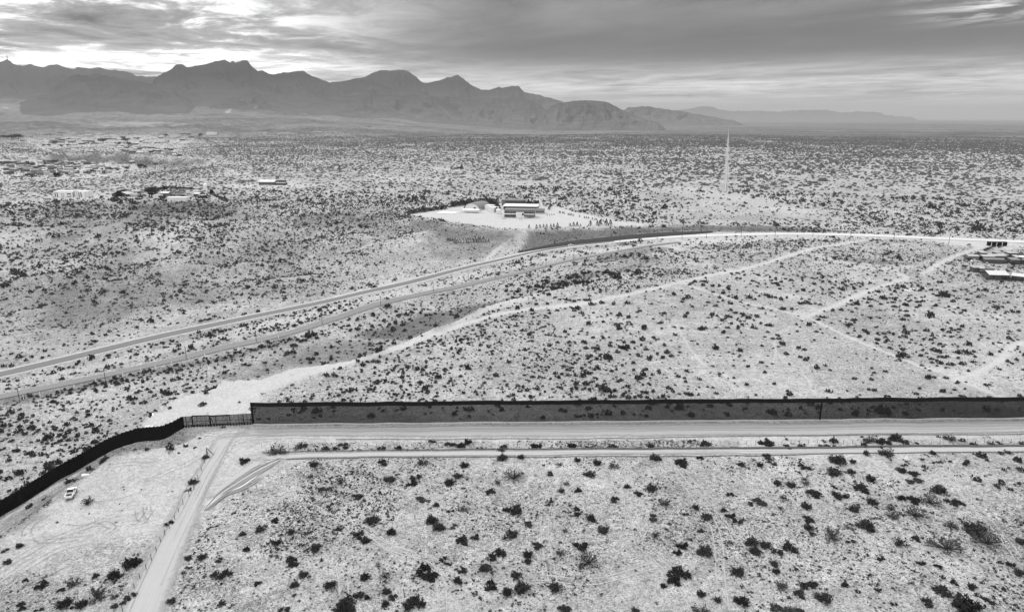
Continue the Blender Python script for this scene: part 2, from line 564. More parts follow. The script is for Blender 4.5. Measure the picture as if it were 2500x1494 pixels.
def np_mesh(name, V, Fq, mat, smooth=False):
    """verts (n,3) and quads (m,4) or triangles (m,3) as numpy arrays"""
    me = bpy.data.meshes.new(name)
    k = Fq.shape[1]
    me.vertices.add(len(V))
    me.vertices.foreach_set('co', np.ascontiguousarray(V, dtype=np.float32).ravel())
    me.loops.add(Fq.size)
    me.loops.foreach_set('vertex_index', np.ascontiguousarray(Fq, dtype=np.int32).ravel())
    me.polygons.add(len(Fq))
    me.polygons.foreach_set('loop_start', np.arange(0, Fq.size, k, dtype=np.int32))
    if smooth:
        me.polygons.foreach_set('use_smooth', np.ones(len(Fq), bool))
    me.materials.append(mat)
    me.update(calc_edges=True)
    me.validate()
    o = bpy.data.objects.new(name, me)
    col.objects.link(o)
    return o


def tag(o, label=None, cat=None, group=None, kind=None):
    if label:
        o['label'] = label
    if cat:
        o['category'] = cat
    if group:
        o['group'] = group
    if kind:
        o['kind'] = kind
    return o


def empty(name, loc, rz=0.0):
    o = bpy.data.objects.new(name, None)
    col.objects.link(o)
    o.location = loc
    o.rotation_euler = (0, 0, rz)
    o.empty_display_size = 0.5
    return o


class MB:
    """collects boxes, tubes and polygons into one mesh"""

    def __init__(self):
        self.v, self.f = [], []

    def add(self, vs, fs):
        k = len(self.v)
        self.v += [tuple(p) for p in vs]
        self.f += [tuple(i + k for i in q) for q in fs]
        return self

    def box(self, x0, x1, y0, y1, z0, z1):
        return self.add([(x0, y0, z0), (x1, y0, z0), (x1, y1, z0), (x0, y1, z0), (x0, y0, z1), (x1, y0, z1), (x1, y1, z1), (x0, y1, z1)],
                        [(0, 3, 2, 1), (4, 5, 6, 7), (0, 1, 5, 4), (1, 2, 6, 5), (2, 3, 7, 6), (3, 0, 4, 7)])

    def tube(self, p, q, r, r2=None, n=6, caps=True):
        p, q = Vector(p), Vector(q)
        r2 = r if r2 is None else r2
        d = (q - p).normalized()
        a = d.orthogonal().normalized()
        b = d.cross(a)
        vs = []
        for c, rad in ((p, r), (q, r2)):
            for i in range(n):
                t = 2 * math.pi * i / n
                vs.append(c + a * (math.cos(t) * rad) + b * (math.sin(t) * rad))
        fs = [(i, (i + 1) % n, n + (i + 1) % n, n + i) for i in range(n)]
        if caps:
            fs += [tuple(range(n))[::-1], tuple(range(n, 2 * n))]
        return self.add(vs, fs)

    def prism(self, outline, y0, y1):
        """outline in x,z, extruded along y"""
        n = len(outline)
        vs = [(x, y0, z) for x, z in outline] + [(x, y1, z) for x, z in outline]
        return self.add(vs, [tuple(range(n)), tuple(range(n, 2 * n))[::-1]] + [(i, n + i, n + (i + 1) % n, (i + 1) % n) for i in range(n)])

    def build(self, name, mat, parent=None, smooth=False):
        return mesh_obj(name, self.v, self.f, mat, parent, smooth)


def resample(pts, step):
    """Catmull-Rom through world points, evenly spaced"""
    P = np.array([p[:2] for p in pts], float)
    if len(P) == 2:
        P = np.vstack([P[0], (P[0] + P[1]) / 2, P[1]])
    Q = np.vstack([2 * P[0] - P[1], P, 2 * P[-1] - P[-2]])
    out = []
    for i in range(1, len(Q) - 2):
        p0, p1, p2, p3 = Q[i - 1:i + 3]
        n = max(4, int(np.linalg.norm(p2 - p1) / step * 2))
        for t in np.linspace(0, 1, n, endpoint=False):
            out.append(0.5 * (2 * p1 + (p2 - p0) * t + (2 * p0 - 5 * p1 + 4 * p2 - p3) * t * t + (3 * p1 - p0 - 3 * p2 + p3) * t ** 3))
    out.append(P[-1])
    out = np.array(out)
    s = np.concatenate([[0], np.cumsum(np.linalg.norm(np.diff(out, axis=0), axis=1))])
    k = max(2, int(s[-1] / step) + 1)
    q = np.linspace(0, s[-1], k)
    return np.stack([np.interp(q, s, out[:, 0]), np.interp(q, s, out[:, 1])], 1), q


def ribbon(name, px, width, mat, off=0.06, step=2.0, cols=7, kind='structure', world_pts=None, widths=None, crown=0.0, fade=0.0):
    pts = world_pts if world_pts is not None else [at(*p[:2]) for p in px]
    C, q = resample(pts, step)
    T = np.gradient(C, axis=0)
    T /= np.linalg.norm(T, axis=1)[:, None] + 1e-9
    Nn = np.stack([-T[:, 1], T[:, 0]], 1)
    w = np.full(len(C), width) if widths is None else np.interp(q / q[-1], np.linspace(0, 1, len(widths)), widths)
    e = np.linspace(-1, 1, cols)
    X = C[:, None, 0] + Nn[:, None, 0] * e[None] * w[:, None] / 2
    Y = C[:, None, 1] + Nn[:, None, 1] * e[None] * w[:, None] / 2
    Z = H(X, Y) + off + crown * (1 - np.abs(e[None]) ** 2) + np.hypot(X, Y) * 0.00025
    n = len(C)
    V = np.stack([X, Y, Z], 2).reshape(-1, 3)
    i = np.arange(n - 1)[:, None] * cols + np.arange(cols - 1)[None]
    Fq = np.stack([i, i + 1, i + cols + 1, i + cols], 2).reshape(-1, 4)
    o = np_mesh(name, V, Fq, mat, True)
    me = o.data
    a = me.attributes.new('edge', 'FLOAT', 'POINT')
    ev = np.tile(np.abs(e), (n, 1))
    if fade:
        ev = np.maximum(ev, 1 - np.minimum(q, q[-1] - q)[:, None] / fade)
    a.data.foreach_set('value', ev.astype(np.float32).ravel())
    uvl = me.uv_layers.new(name='metres')
    U = np.stack([np.repeat(q, cols), (e[None] * w[:, None] / 2).ravel()], 1)
    li = np.empty(len(me.loops), np.int32)
    me.loops.foreach_get('vertex_index', li)
    uvl.data.foreach_set('uv', U[li].astype(np.float32).ravel())
    if kind:
        o['kind'] = kind
    return o, C


# ------------------------------------------------------------------ bare ground, tracks and pads: photo pixels, width in metres, strength
TRACKS = [
    ([(1400, 745), (1480, 730), (1560, 713), (1630, 697), (1700, 680), (1780, 664), (1850, 648), (1900, 632), (1940, 620), (2000, 604), (2060, 595), (2110, 586)], 5.5, 0.95),
    ([(1660, 686), (1700, 703), (1760, 722), (1820, 740), (1900, 757), (1965, 772), (2030, 803), (2100, 835), (2180, 867), (2250, 895), (2340, 922), (2420, 962), (2480, 985)], 2.6, 0.85),
    ([(1970, 772), (2010, 757), (2060, 738), (2130, 706), (2180, 690), (2215, 678), (2190, 668)], 4.6, 0.9),
    ([(2255, 668), (2300, 640), (2340, 622), (2380, 610), (2425, 596)], 5, 0.8),
    ([(2330, 928), (2380, 912), (2430, 888), (2460, 860), (2478, 842), (2510, 832)], 3.4, 0.9),
    ([(1400, 745), (1330, 752), (1250, 760), (1180, 778), (1100, 802), (1000, 840), (930, 862), (870, 880), (790, 900), (700, 925), (640, 940), (590, 962), (550, 985), (520, 1010)], 5.5, 1.0),
    ([(2190, 660), (2100, 652), (2020, 630), (1960, 618), (1700, 612), (1640, 604)], 7, 0.45),
    ([(560, 410), (640, 438), (700, 450), (760, 470)], 5, 0.6), ([(860, 418), (897, 423), (990, 444), (1080, 465), (1170, 488), (1260, 496)], 6, 0.8),
    ([(830, 374), (900, 385), (1000, 402), (1100, 415), (1180, 424), (1260, 444), (1450, 470), (1560, 500)], 6, 0.55),
    ([(1560, 500), (1700, 515), (1830, 522), (1990, 530), (2140, 548)], 6, 0.5), ([(1640, 470), (1750, 490), (2000, 505), (2160, 512), (2300, 540)], 9, 0.35),
    ([(1350, 500), (1480, 512), (1560, 505), (1700, 490), (1850, 484)], 8, 0.5),
    ([(57, 340), (90, 355), (125, 370), (150, 378)], 8, 0.8), ([(0, 404), (20, 412), (45, 424), (80, 432), (150, 436)], 7, 0.8), ([(-20, 385), (20, 379), (60, 376), (140, 375)], 7, 0.7),
    ([(0, 438), (80, 440), (200, 436), (300, 418), (360, 405), (420, 402)], 9, 0.8), ([(90, 403), (110, 412), (138, 430)], 7, 0.8), ([(180, 376), (300, 378), (430, 384), (560, 395), (700, 396), (860, 388)], 9, 0.65),
    ([(250, 338), (330, 350), (400, 362), (470, 388)], 8, 0.6), ([(480, 330), (540, 350), (640, 372)], 8, 0.4), ([(520, 402), (570, 420), (600, 432), (640, 444)], 6, 0.8),
    ([(0, 494), (60, 493), (150, 487), (230, 484), (262, 484)], 7, 0.7),
    ([(1290, 562), (1262, 578), (1235, 592), (1210, 612), (1188, 633)], 4.0, 0.9), ([(1240, 590), (1150, 600), (1060, 605), (1040, 620), (1060, 640), (1110, 636), (1180, 620)], 2.0, 0.35),
    ([(640, 540), (690, 548), (740, 541), (850, 530), (900, 522)], 3.5, 0.75), ([(690, 548), (672, 530), (670, 520)], 4, 0.5),
    ([(1830, 958), (1780, 925), (1730, 900), (1690, 860), (1650, 790)], 1.2, 0.6), ([(1990, 965), (1975, 930), (1950, 895)], 1.3, 0.6), ([(1895, 868), (1890, 850), (1898, 812), (1930, 798)], 1.3, 0.6),
    ([(1840, 965), (1780, 935), (1720, 905)], 1.3, 0.5), ([(1700, 790), (1760, 850), (1850, 900)], 1.0, 0.4), ([(2080, 1000), (2010, 960), (1940, 945), (1850, 940)], 1.0, 0.35),
    ([(2160, 920), (2270, 915), (2340, 925)], 1.0, 0.4), ([(2100, 850), (2200, 820), (2300, 800)], 0.9, 0.35), ([(1540, 905), (1620, 900), (1680, 935), (1720, 960)], 1.0, 0.35),
    ([(830, 828), (900, 830), (980, 827), (1020, 820)], 2.0, 0.7), ([(0, 540), (60, 545), (130, 558)], 4, 0.3),
    # far away
    ([(-40, 264), (60, 263), (160, 260), (250, 260), (320, 258), (345, 268)], 26, 0.9), ([(100, 248), (170, 249), (245, 251), (275, 258)], 30, 0.9), ([(552, 278), (560, 270), (572, 264)], 30, 0.9),
    ([(405, 272), (440, 274)], 60, 0.5),
    ([(1180, 283), (1260, 285), (1330, 287), (1420, 295), (1500, 299)], 30, 0.6), ([(230, 303), (290, 306), (350, 305), (420, 308), (480, 303), (560, 306)], 50, 0.55),
]
GRIT = 1
PADS = [  # bare areas: outline in photo pixels, strength, softness in metres
    ([(1000, 524), (1060, 516), (1130, 500), (1215, 498), (1330, 498), (1400, 515), (1500, 540), (1640, 548), (1500, 553), (1300, 560), (1230, 558), (1120, 545)], 0.85, 6),
    ([(0, 1325), (71, 1270), (123, 1232), (209, 1165), (284, 1116), (373, 1100), (481, 1070), (560, 1042), (640, 1045), (1700, 1042), (2560, 1036), (2560, 1076), (700, 1076), (620, 1110), (700, 1115), (610, 1170), (520, 1230), (440, 1300), (300, 1320), (150, 1350), (0, 1420)], 0.45, 3),
    ([(352, 1046), (346, 1030), (375, 1008), (405, 1003), (400, 990), (440, 968), (530, 945), (640, 925), (720, 897), (850, 880), (900, 876), (740, 925), (640, 965), (600, 1035), (470, 1045)], 0.75, 3),
    ([(900, 866), (1060, 800), (1170, 752), (1310, 716), (1330, 724), (1200, 760), (1090, 805), (940, 868)], 0.6, 3),
    ([(1640, 572), (1900, 566), (2100, 570), (2500, 590), (2500, 604), (2320, 590), (2100, 582), (1900, 584), (1700, 600), (1500, 615), (1560, 598)], 0.6, 6),
    ([(640, 448), (700, 440), (760, 452), (700, 462), (560, 462), (540, 452)], 0.5, 15), ([(1660, 455), (1850, 470), (2000, 520), (1900, 530), (1700, 500)], 0.3, 30),
    ([(262, 486), (262, 470), (120, 478), (120, 489)], 0.6, 8), ([(930, 430), (1080, 428), (1100, 445), (960, 448)], 0.2, 15), ([(2480, 590), (2250, 582), (2330, 600), (2480, 612)], 0.8, 4),
    ([(1930, 765), (1980, 745), (2010, 760), (1960, 785)], 0.5, 3), ([(2280, 895), (2340, 905), (2420, 930), (2380, 950), (2310, 925)], 0.4, 3),
    ([(0, 937), (300, 872), (600, 797), (900, 724), (1150, 664), (1400, 614), (1600, 594), (1600, 600), (1400, 624), (1150, 680), (900, 742), (600, 815), (300, 888), (0, 950)], 0.45, 3),
    ([(-40, 396), (80, 392), (230, 398), (330, 402), (300, 428), (160, 438), (-40, 438)], 0.5, 20), ([(60, 338), (200, 334), (400, 331), (490, 336), (440, 368), (250, 370), (120, 368)], 0.4, 25),
    ([(240, 300), (330, 298), (460, 303), (330, 308)], 0.5, 60), ([(350, 520), (560, 530), (600, 545), (400, 560)], 0.15, 20),
]
DARKS = [([(95, 490), (300, 494), (545, 496), (640, 514), (700, 524), (660, 540), (480, 540), (300, 560), (180, 575), (100, 545)], 0.4, 14), ([(110, 492), (190, 500), (250, 515), (240, 560), (170, 565), (120, 530)], 0.5, 10), ([(300, 500), (480, 500), (540, 520), (450, 540), (330, 535)], 0.5, 10),  # slope shade painted into the ground tone, with gravel and grass cover
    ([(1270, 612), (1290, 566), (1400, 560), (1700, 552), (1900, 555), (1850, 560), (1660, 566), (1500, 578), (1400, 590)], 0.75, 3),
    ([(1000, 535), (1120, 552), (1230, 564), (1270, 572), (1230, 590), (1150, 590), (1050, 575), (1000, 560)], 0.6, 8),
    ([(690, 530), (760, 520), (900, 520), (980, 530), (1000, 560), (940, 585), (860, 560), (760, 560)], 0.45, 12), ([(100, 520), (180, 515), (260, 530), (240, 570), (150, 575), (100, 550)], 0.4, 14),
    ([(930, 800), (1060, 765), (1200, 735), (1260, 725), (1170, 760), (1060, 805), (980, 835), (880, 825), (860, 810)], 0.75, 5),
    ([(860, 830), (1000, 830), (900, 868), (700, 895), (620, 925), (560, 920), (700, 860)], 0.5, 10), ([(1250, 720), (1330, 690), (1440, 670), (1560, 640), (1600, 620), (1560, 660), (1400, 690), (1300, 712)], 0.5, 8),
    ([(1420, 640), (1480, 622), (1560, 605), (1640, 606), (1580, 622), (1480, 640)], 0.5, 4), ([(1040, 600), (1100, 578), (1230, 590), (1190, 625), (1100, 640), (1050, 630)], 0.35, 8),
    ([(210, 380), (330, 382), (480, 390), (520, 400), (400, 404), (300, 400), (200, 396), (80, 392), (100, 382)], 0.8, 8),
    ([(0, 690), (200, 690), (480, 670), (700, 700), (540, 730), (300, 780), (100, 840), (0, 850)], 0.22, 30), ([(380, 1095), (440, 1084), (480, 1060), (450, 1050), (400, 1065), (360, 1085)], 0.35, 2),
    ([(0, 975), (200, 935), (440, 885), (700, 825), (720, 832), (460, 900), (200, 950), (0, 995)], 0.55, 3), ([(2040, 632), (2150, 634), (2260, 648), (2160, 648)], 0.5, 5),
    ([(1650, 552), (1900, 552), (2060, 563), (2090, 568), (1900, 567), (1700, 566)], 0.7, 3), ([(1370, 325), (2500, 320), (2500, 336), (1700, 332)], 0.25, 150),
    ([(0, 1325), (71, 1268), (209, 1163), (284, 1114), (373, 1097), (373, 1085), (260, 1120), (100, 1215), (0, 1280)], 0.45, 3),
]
TRK = [(np.array([at(*p)[:2] for p in px]), w, s) for px, w, s in TRACKS]
TRK = [(resample(p, 12)[0] if np.linalg.norm(p[0] - p[-1]) < 2500 else p, w, s) for p, w, s in TRK]
PADW = [(np.array([at(*p)[:2] for p in px]), s, w) for px, s, w in PADS]
DRKW = [(np.array([at(*p)[:2] for p in px]), s, w) for px, s, w in DARKS]


def pale_at(x, y):
    shp = np.shape(x)
    x, y = np.ravel(x), np.ravel(y)
    out = np.zeros(len(x))
    jit = fbm(x, y, 6, 3, 91)
    for P, w, s in TRK:
        pad = w * 2 + 3
        m = (x > P[:, 0].min() - pad) & (x < P[:, 0].max() + pad) & (y > P[:, 1].min() - pad) & (y < P[:, 1].max() + pad)
        if m.any():
            d = poly_dist(x[m], y[m], P) + jit[m] * w * 0.2
            out[m] = np.maximum(out[m], s * 0.9 * ss(d, w * 0.62, w * 0.2))
    for P, s, w in PADW:
        m = (x > P[:, 0].min() - w) & (x < P[:, 0].max() + w) & (y > P[:, 1].min() - w) & (y < P[:, 1].max() + w)
        if m.any():
            d, i = poly_dist(x[m], y[m], P, True)
            d = np.where(i, -d, d) + jit[m] * w
            out[m] = np.maximum(out[m], s * ss(d, w, -w))
    return out.reshape(shp)


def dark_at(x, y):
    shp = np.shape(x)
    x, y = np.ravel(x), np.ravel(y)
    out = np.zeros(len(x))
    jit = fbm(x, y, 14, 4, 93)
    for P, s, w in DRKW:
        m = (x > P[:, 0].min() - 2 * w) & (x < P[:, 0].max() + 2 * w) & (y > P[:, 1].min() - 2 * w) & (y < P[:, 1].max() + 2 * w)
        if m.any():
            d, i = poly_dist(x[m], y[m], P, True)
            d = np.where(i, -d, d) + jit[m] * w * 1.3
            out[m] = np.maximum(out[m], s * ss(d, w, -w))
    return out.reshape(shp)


GMAT = ground_material()
nr, na = GX.shape
_i = np.arange(nr - 1)[:, None] * na + np.arange(na - 1)[None]
_Fq = np.stack([_i, _i + 1, _i + na + 1, _i + na], 2).reshape(-1, 4)
ground = np_mesh('ground', np.stack([GX, GY, GZ], 2).reshape(-1, 3), _Fq[:, ::-1], GMAT, True)
tag(ground, kind='structure')
_pale, _dark = pale_at(GX, GY), dark_at(GX, GY)
_r = np.hypot(GX, GY)
_u, _v = project(GX, GY, GZ)
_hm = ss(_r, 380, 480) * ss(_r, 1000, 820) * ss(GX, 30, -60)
_dark = np.clip(_dark + 0.28 * _hm * ss(fbm(GX, GY, 95, 4, 21) + 0.6 * fbm(GX, GY, 40, 3, 29), -0.05, -0.45) * (1 - _pale), 0, 1)  # gully shade painted into the colour, along with darker wash gravel
_speck = 0.35 + 0.65 * ss(fbm(GX, GY, 35, 3, 97), -0.3, 0.5)
_speck = np.clip(_speck + 0.25 * ss(_u, 1900, 2500) * ss(_v, 1100, 1200), 0, 1) * (1 - _pale * 0.85)
_far = ss(_r, 2600, 4300) * (1 - 0.75 * _pale)
ca = ground.data.color_attributes.new('cover', 'FLOAT_COLOR', 'POINT')
ca.data.foreach_set('color', np.stack([_pale, _dark, _speck, _far], 2).astype(np.float32).ravel())

# ------------------------------------------------------------------ mountains
def hill_material(name, grey, crag=0.4, scale=0.004, grey_top=None):
    m = bpy.data.materials.new(name)
    m.use_nodes = True
    n, l = m.node_tree.nodes, m.node_tree.links
    b = n['Principled BSDF']
    b.inputs['Roughness'].default_value = 1.0
    b.inputs['Specular IOR Level'].default_value = 0.0
    geo = n.new('ShaderNodeNewGeometry')
    a = n.new('ShaderNodeTexNoise')
    a.inputs['Scale'].default_value = scale
    a.inputs['Detail'].default_value = 9
    a.inputs['Roughness'].default_value = 0.68
    l.new(geo.outputs['Position'], a.inputs['Vector'])
    mp = n.new('ShaderNodeMapping')
    mp.inputs['Scale'].default_value = (0.3, 0.3, 4.0)
    l.new(geo.outputs['Position'], mp.inputs[0])
    c = n.new('ShaderNodeTexNoise')
    c.inputs['Scale'].default_value = scale * 1.5
    c.inputs['Detail'].default_value = 6
    l.new(mp.outputs[0], c.inputs['Vector'])
    g = mth(n, l, 'MULTIPLY', grey, mth(n, l, 'ADD', 1.0 - crag, mth(n, l, 'MULTIPLY', mth(n, l, 'ADD', a.outputs[0], c.outputs[0]), crag)))
    sx = n.new('ShaderNodeSeparateXYZ')
    l.new(geo.outputs['Position'], sx.inputs[0])
    low = n.new('ShaderNodeMapRange')  # paler towards the foot: low haze put into the colour, over pale fan soil
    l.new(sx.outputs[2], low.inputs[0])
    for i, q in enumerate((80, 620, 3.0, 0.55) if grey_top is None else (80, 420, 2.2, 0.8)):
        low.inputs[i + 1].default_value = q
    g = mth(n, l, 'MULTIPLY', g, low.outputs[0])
    cc = n.new('ShaderNodeCombineColor')
    for i in range(3):
        l.new(g, cc.inputs[i])
    l.new(cc.outputs[0], b.inputs['Base Color'])
    return m


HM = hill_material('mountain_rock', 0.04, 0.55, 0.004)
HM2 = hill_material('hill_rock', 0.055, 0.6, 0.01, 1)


def mountain(name, prof, R, front, back, mat, seed, gully=0.35, conc=1.25, rows=46, crag=1.0, endw=40):
    u0, u1 = prof[0][0], prof[-1][0]
    us = np.arange(u0, u1 + 0.1, 2.2 if R < 30000 else 4.0)
    vs = np.interp(us, [p[0] for p in prof], [p[1] for p in prof])
    vs = vs + (vnoise(us / 7.0, us * 0, seed) - 0.5) * 2.2 * crag + (vnoise(us / 2.6, us * 0, seed + 5) - 0.5) * 1.1 * crag
    V, idx = [], []
    az = np.empty(len(us))
    zc = np.empty(len(us))
    for i, (u, vv) in enumerate(zip(us, vs)):
        d = ray(u, vv)
        az[i] = math.atan2(d[0], d[1])
        zc[i] = HC + R * d[2] / math.hypot(d[0], d[1])
    taper = ss(us, u0, u0 + 30) * ss(us, u1, u1 - 30)
    s = np.concatenate([np.linspace(0, 1, rows), 1 + np.linspace(0, 1, 14)[1:]])
    Rr = np.where(s <= 1, R - front * (1 - s), R + back * (s - 1))
    X = Rr[:, None] * np.sin(az)[None]
    Y = Rr[:, None] * np.cos(az)[None]
    g0 = land(X, Y) - 15
    S = np.where(s <= 1, s, 2 - s)[:, None]
    prof_s = S ** conc
    size = front * 0.16
    wob = fbm(X, Y, size * 2.2, 3, seed + 3)
    rid = 1 - np.abs(fbm(az[None] * R / (size * 0.9) + wob * 1.6, S * 1.1 + 0 * az[None], 1.0, 5, seed + 9))
    env = 4 * S * (1 - S)
    zz_ = g0 + (0.02 + 0.98 * ss(us, u0, u0 + endw) * ss(us, u1, u1 - endw))[None] * np.maximum(zc[None] - g0, 0) * np.clip(prof_s * (1 - gully * env * (1 - rid ** 2) * 2.2), 0, 1)
    # keep the skyline: nothing in front may stand higher in the view than the crest
    lim = HC + (zc[None] - HC) * Rr[:, None] / R
    zz_ = np.where((s < 1)[:, None], np.minimum(zz_, lim - (1 - S) * 4), zz_)
    nr_, na_ = X.shape
    i = np.arange(nr_ - 1)[:, None] * na_ + np.arange(na_ - 1)[None]
    Fq = np.stack([i, i + na_, i + na_ + 1, i + 1], 2).reshape(-1, 4)
    o = np_mesh(name, np.stack([X, Y, zz_], 2).reshape(-1, 3), Fq[:, ::-1], mat, True)
    return tag(o, kind='structure')


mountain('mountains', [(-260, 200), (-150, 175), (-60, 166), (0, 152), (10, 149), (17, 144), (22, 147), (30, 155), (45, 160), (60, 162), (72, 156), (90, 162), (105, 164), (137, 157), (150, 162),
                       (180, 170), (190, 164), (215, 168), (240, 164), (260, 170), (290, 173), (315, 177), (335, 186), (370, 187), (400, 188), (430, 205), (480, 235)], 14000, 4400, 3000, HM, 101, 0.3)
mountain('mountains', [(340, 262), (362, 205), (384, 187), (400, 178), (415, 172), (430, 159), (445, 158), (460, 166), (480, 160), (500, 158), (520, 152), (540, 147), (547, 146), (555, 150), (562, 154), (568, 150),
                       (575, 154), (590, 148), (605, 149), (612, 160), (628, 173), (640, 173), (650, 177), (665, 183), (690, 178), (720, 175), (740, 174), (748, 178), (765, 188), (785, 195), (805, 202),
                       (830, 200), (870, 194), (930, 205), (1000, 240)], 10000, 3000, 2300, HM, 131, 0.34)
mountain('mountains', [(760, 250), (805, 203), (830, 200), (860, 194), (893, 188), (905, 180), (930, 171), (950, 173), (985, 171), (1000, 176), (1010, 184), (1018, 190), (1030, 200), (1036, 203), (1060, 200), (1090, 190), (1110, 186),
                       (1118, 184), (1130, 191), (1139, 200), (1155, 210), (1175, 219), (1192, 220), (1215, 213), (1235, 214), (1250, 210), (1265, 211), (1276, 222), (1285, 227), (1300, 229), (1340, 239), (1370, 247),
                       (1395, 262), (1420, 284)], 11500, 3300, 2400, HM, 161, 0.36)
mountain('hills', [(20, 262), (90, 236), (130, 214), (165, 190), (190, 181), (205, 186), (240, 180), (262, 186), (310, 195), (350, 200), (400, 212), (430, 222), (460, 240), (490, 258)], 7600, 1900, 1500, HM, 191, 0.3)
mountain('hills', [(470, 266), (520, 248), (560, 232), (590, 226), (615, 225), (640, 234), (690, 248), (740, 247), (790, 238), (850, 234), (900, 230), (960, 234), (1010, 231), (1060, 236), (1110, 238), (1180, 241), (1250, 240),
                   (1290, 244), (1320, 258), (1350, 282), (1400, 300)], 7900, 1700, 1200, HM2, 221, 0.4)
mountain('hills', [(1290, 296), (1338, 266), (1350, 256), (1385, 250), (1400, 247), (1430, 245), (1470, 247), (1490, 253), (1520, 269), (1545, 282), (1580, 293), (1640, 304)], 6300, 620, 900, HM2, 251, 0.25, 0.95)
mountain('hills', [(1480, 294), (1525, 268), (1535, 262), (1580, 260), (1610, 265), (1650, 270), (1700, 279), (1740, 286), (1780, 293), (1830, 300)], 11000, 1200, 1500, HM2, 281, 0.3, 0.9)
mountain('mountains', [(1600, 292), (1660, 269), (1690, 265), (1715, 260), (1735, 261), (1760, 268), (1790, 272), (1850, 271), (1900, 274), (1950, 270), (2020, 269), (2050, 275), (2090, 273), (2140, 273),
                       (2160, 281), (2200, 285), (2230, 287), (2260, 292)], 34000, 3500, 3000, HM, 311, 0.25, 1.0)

# ------------------------------------------------------------------ roads
ASPH = strip_material('worn_asphalt', 0.15, 0.35, 0.3, 0.01, 0.9)
ASPH2 = strip_material('faded_asphalt', 0.19, 0.35, 0.35, 0.01, 0.9)
SHOULDER = strip_material('pale_gravel_shoulder', 0.50, 0.2, 0.5, 0.02, 0.6)
DIRT = strip_material('packed_dirt', 0.325, 0.42, 0.45, 0.025, 1.5, dark=0.72)
DIRT2 = strip_material('pale_packed_dirt', 0.35, 0.36, 0.5, 0.03, 1.6, dark=0.86)
BERM = strip_material('dark_berm', 0.085, 0.4, 0.5, 0.1, 1.0)
DARKBANK = strip_material('dark_bank_shade', 0.035, 0.2, 0.10, 0.02, 0.6)
RUT = strip_material('churned_dirt', 0.24, 0.7, 0.75, 0.03, 2.2, dark=0.6)

R1P = [at(u, v)[:2] for u, v, _ in ROAD1]
R2P = [at(u, v)[:2] for u, v, _ in ROAD2]
ribbon('road_shoulder', None, 15, SHOULDER, 0.10, 4, 9, world_pts=R1P)
ribbon('highway', None, 8.5, ASPH, 0.22, 4, 7, world_pts=R1P[:13], widths=[9, 9, 9, 8.5, 8.5, 8, 8, 7, 6, 4])
ribbon('frontage_road', None, 7.5, ASPH2, 0.2, 4, 7, world_pts=R2P)
# dark strip that paints the shade on the bank above the highway
ribbon('bank_shade', [(1264, 617), (1340, 603), (1420, 592), (1500, 584), (1580, 577), (1660, 571), (1740, 567)], 7, DARKBANK, 0.5, 4, 5, widths=[3, 9, 13, 16, 18, 18, 14, 6])
# border road, the strip with a berm and the lower road
bw_px = [(560, 1062), (650, 1056), (900, 1054), (1300, 1051), (1700, 1048), (2100, 1045), (2500, 1041), (2800, 1038), (3400, 1034)]
ribbon('border_road', bw_px, 9.0, DIRT, 0.05, 1.5, 13, widths=[5, 9.5, 10.5, 10.5, 10.5, 10.5], fade=14)
ribbon('dirt_road', [(610, 1128), (650, 1118), (760, 1112), (1000, 1109), (1300, 1106), (1600, 1103), (2000, 1101), (2500, 1096), (2800, 1093), (3400, 1088)], 3.6, DIRT2, 0.07, 1.5, 7, widths=[3.5, 4, 4, 4, 4], fade=9)
ribbon('dirt_road', [(556, 1058), (545, 1078), (534, 1100), (518, 1128), (498, 1160), (476, 1200), (457, 1240), (435, 1285), (412, 1335), (386, 1395), (362, 1450), (338, 1510), (318, 1560)], 7.5, DIRT2, 0.08, 1.5, 11,
       widths=[6, 6, 6.5, 7.2, 8.2, 9, 9.8, 10.5, 11], fade=9)
for k in range(9):
    t = k / 8
    pts = [(498 + 4 * t, 1243 + 6 * t), (536 + 14 * t, 1200 + 14 * t), (578 + 26 * t, 1166 + 24 * t), (625 + 22 * t, 1140 + 20 * t), (668 + 8 * t, 1124 + 8 * t), (690 + 6 * t, 1117 + 3 * t)]
    pts = [(a + random.uniform(-3, 3), b + random.uniform(-2, 2)) for a, b in pts][: 6 if k < 6 else 4]
    ribbon('churned_track', pts, random.uniform(0.4, 1.0), RUT if k % 3 else SHOULDER, 0.09 + 0.006 * k, 0.8, 5, fade=5, crown=0.12 * (k % 2))
ribbon('dirt_track', [(505, 1222), (545, 1188), (590, 1155), (630, 1130), (660, 1120)], 2.6, DIRT2, 0.12, 1, 7, widths=[2, 2.6, 3.2, 3], fade=6)
ribbon('gravel_berm', [(640, 1107), (760, 1103), (900, 1101), (1200, 1097.5), (1500, 1096), (1800, 1094.5), (2100, 1091.5), (2300, 1089.5), (2500, 1089), (2800, 1087), (3400, 1083)], 1.3, BERM, 0.05, 1.2, 7, crown=0.35,
       widths=[0.3, 0.8, 1.2, 1.5, 1.6, 1.6])
# thin dark plough line below the lower road and between road and strip
ribbon('plough_line', [(700, 1122), (900, 1117), (1200, 1116), (1500, 1114), (1800, 1112), (2100, 1107), (2500, 1104)], 0.45, BERM, 0.04, 1.2, 3, crown=0.12)
ribbon('plough_line', [(820, 1073), (1000, 1073), (1250, 1071), (1450, 1071), (1700, 1067), (2000, 1064), (2500, 1060)], 0.4, BERM, 0.09, 1.2, 3, crown=0.1)

_far_line = [at(*p)[:2] for p in [(1770, 470), (1773, 430), (1775, 390), (1777, 350), (1779, 320), (1780, 304), (1781, 298), (1781, 295)]]
ribbon('cleared_line', None, 8, DIRT, 0.8, 25, 5, world_pts=_far_line, widths=[3, 3.2, 3.6, 4.2, 5, 6, 7, 8])
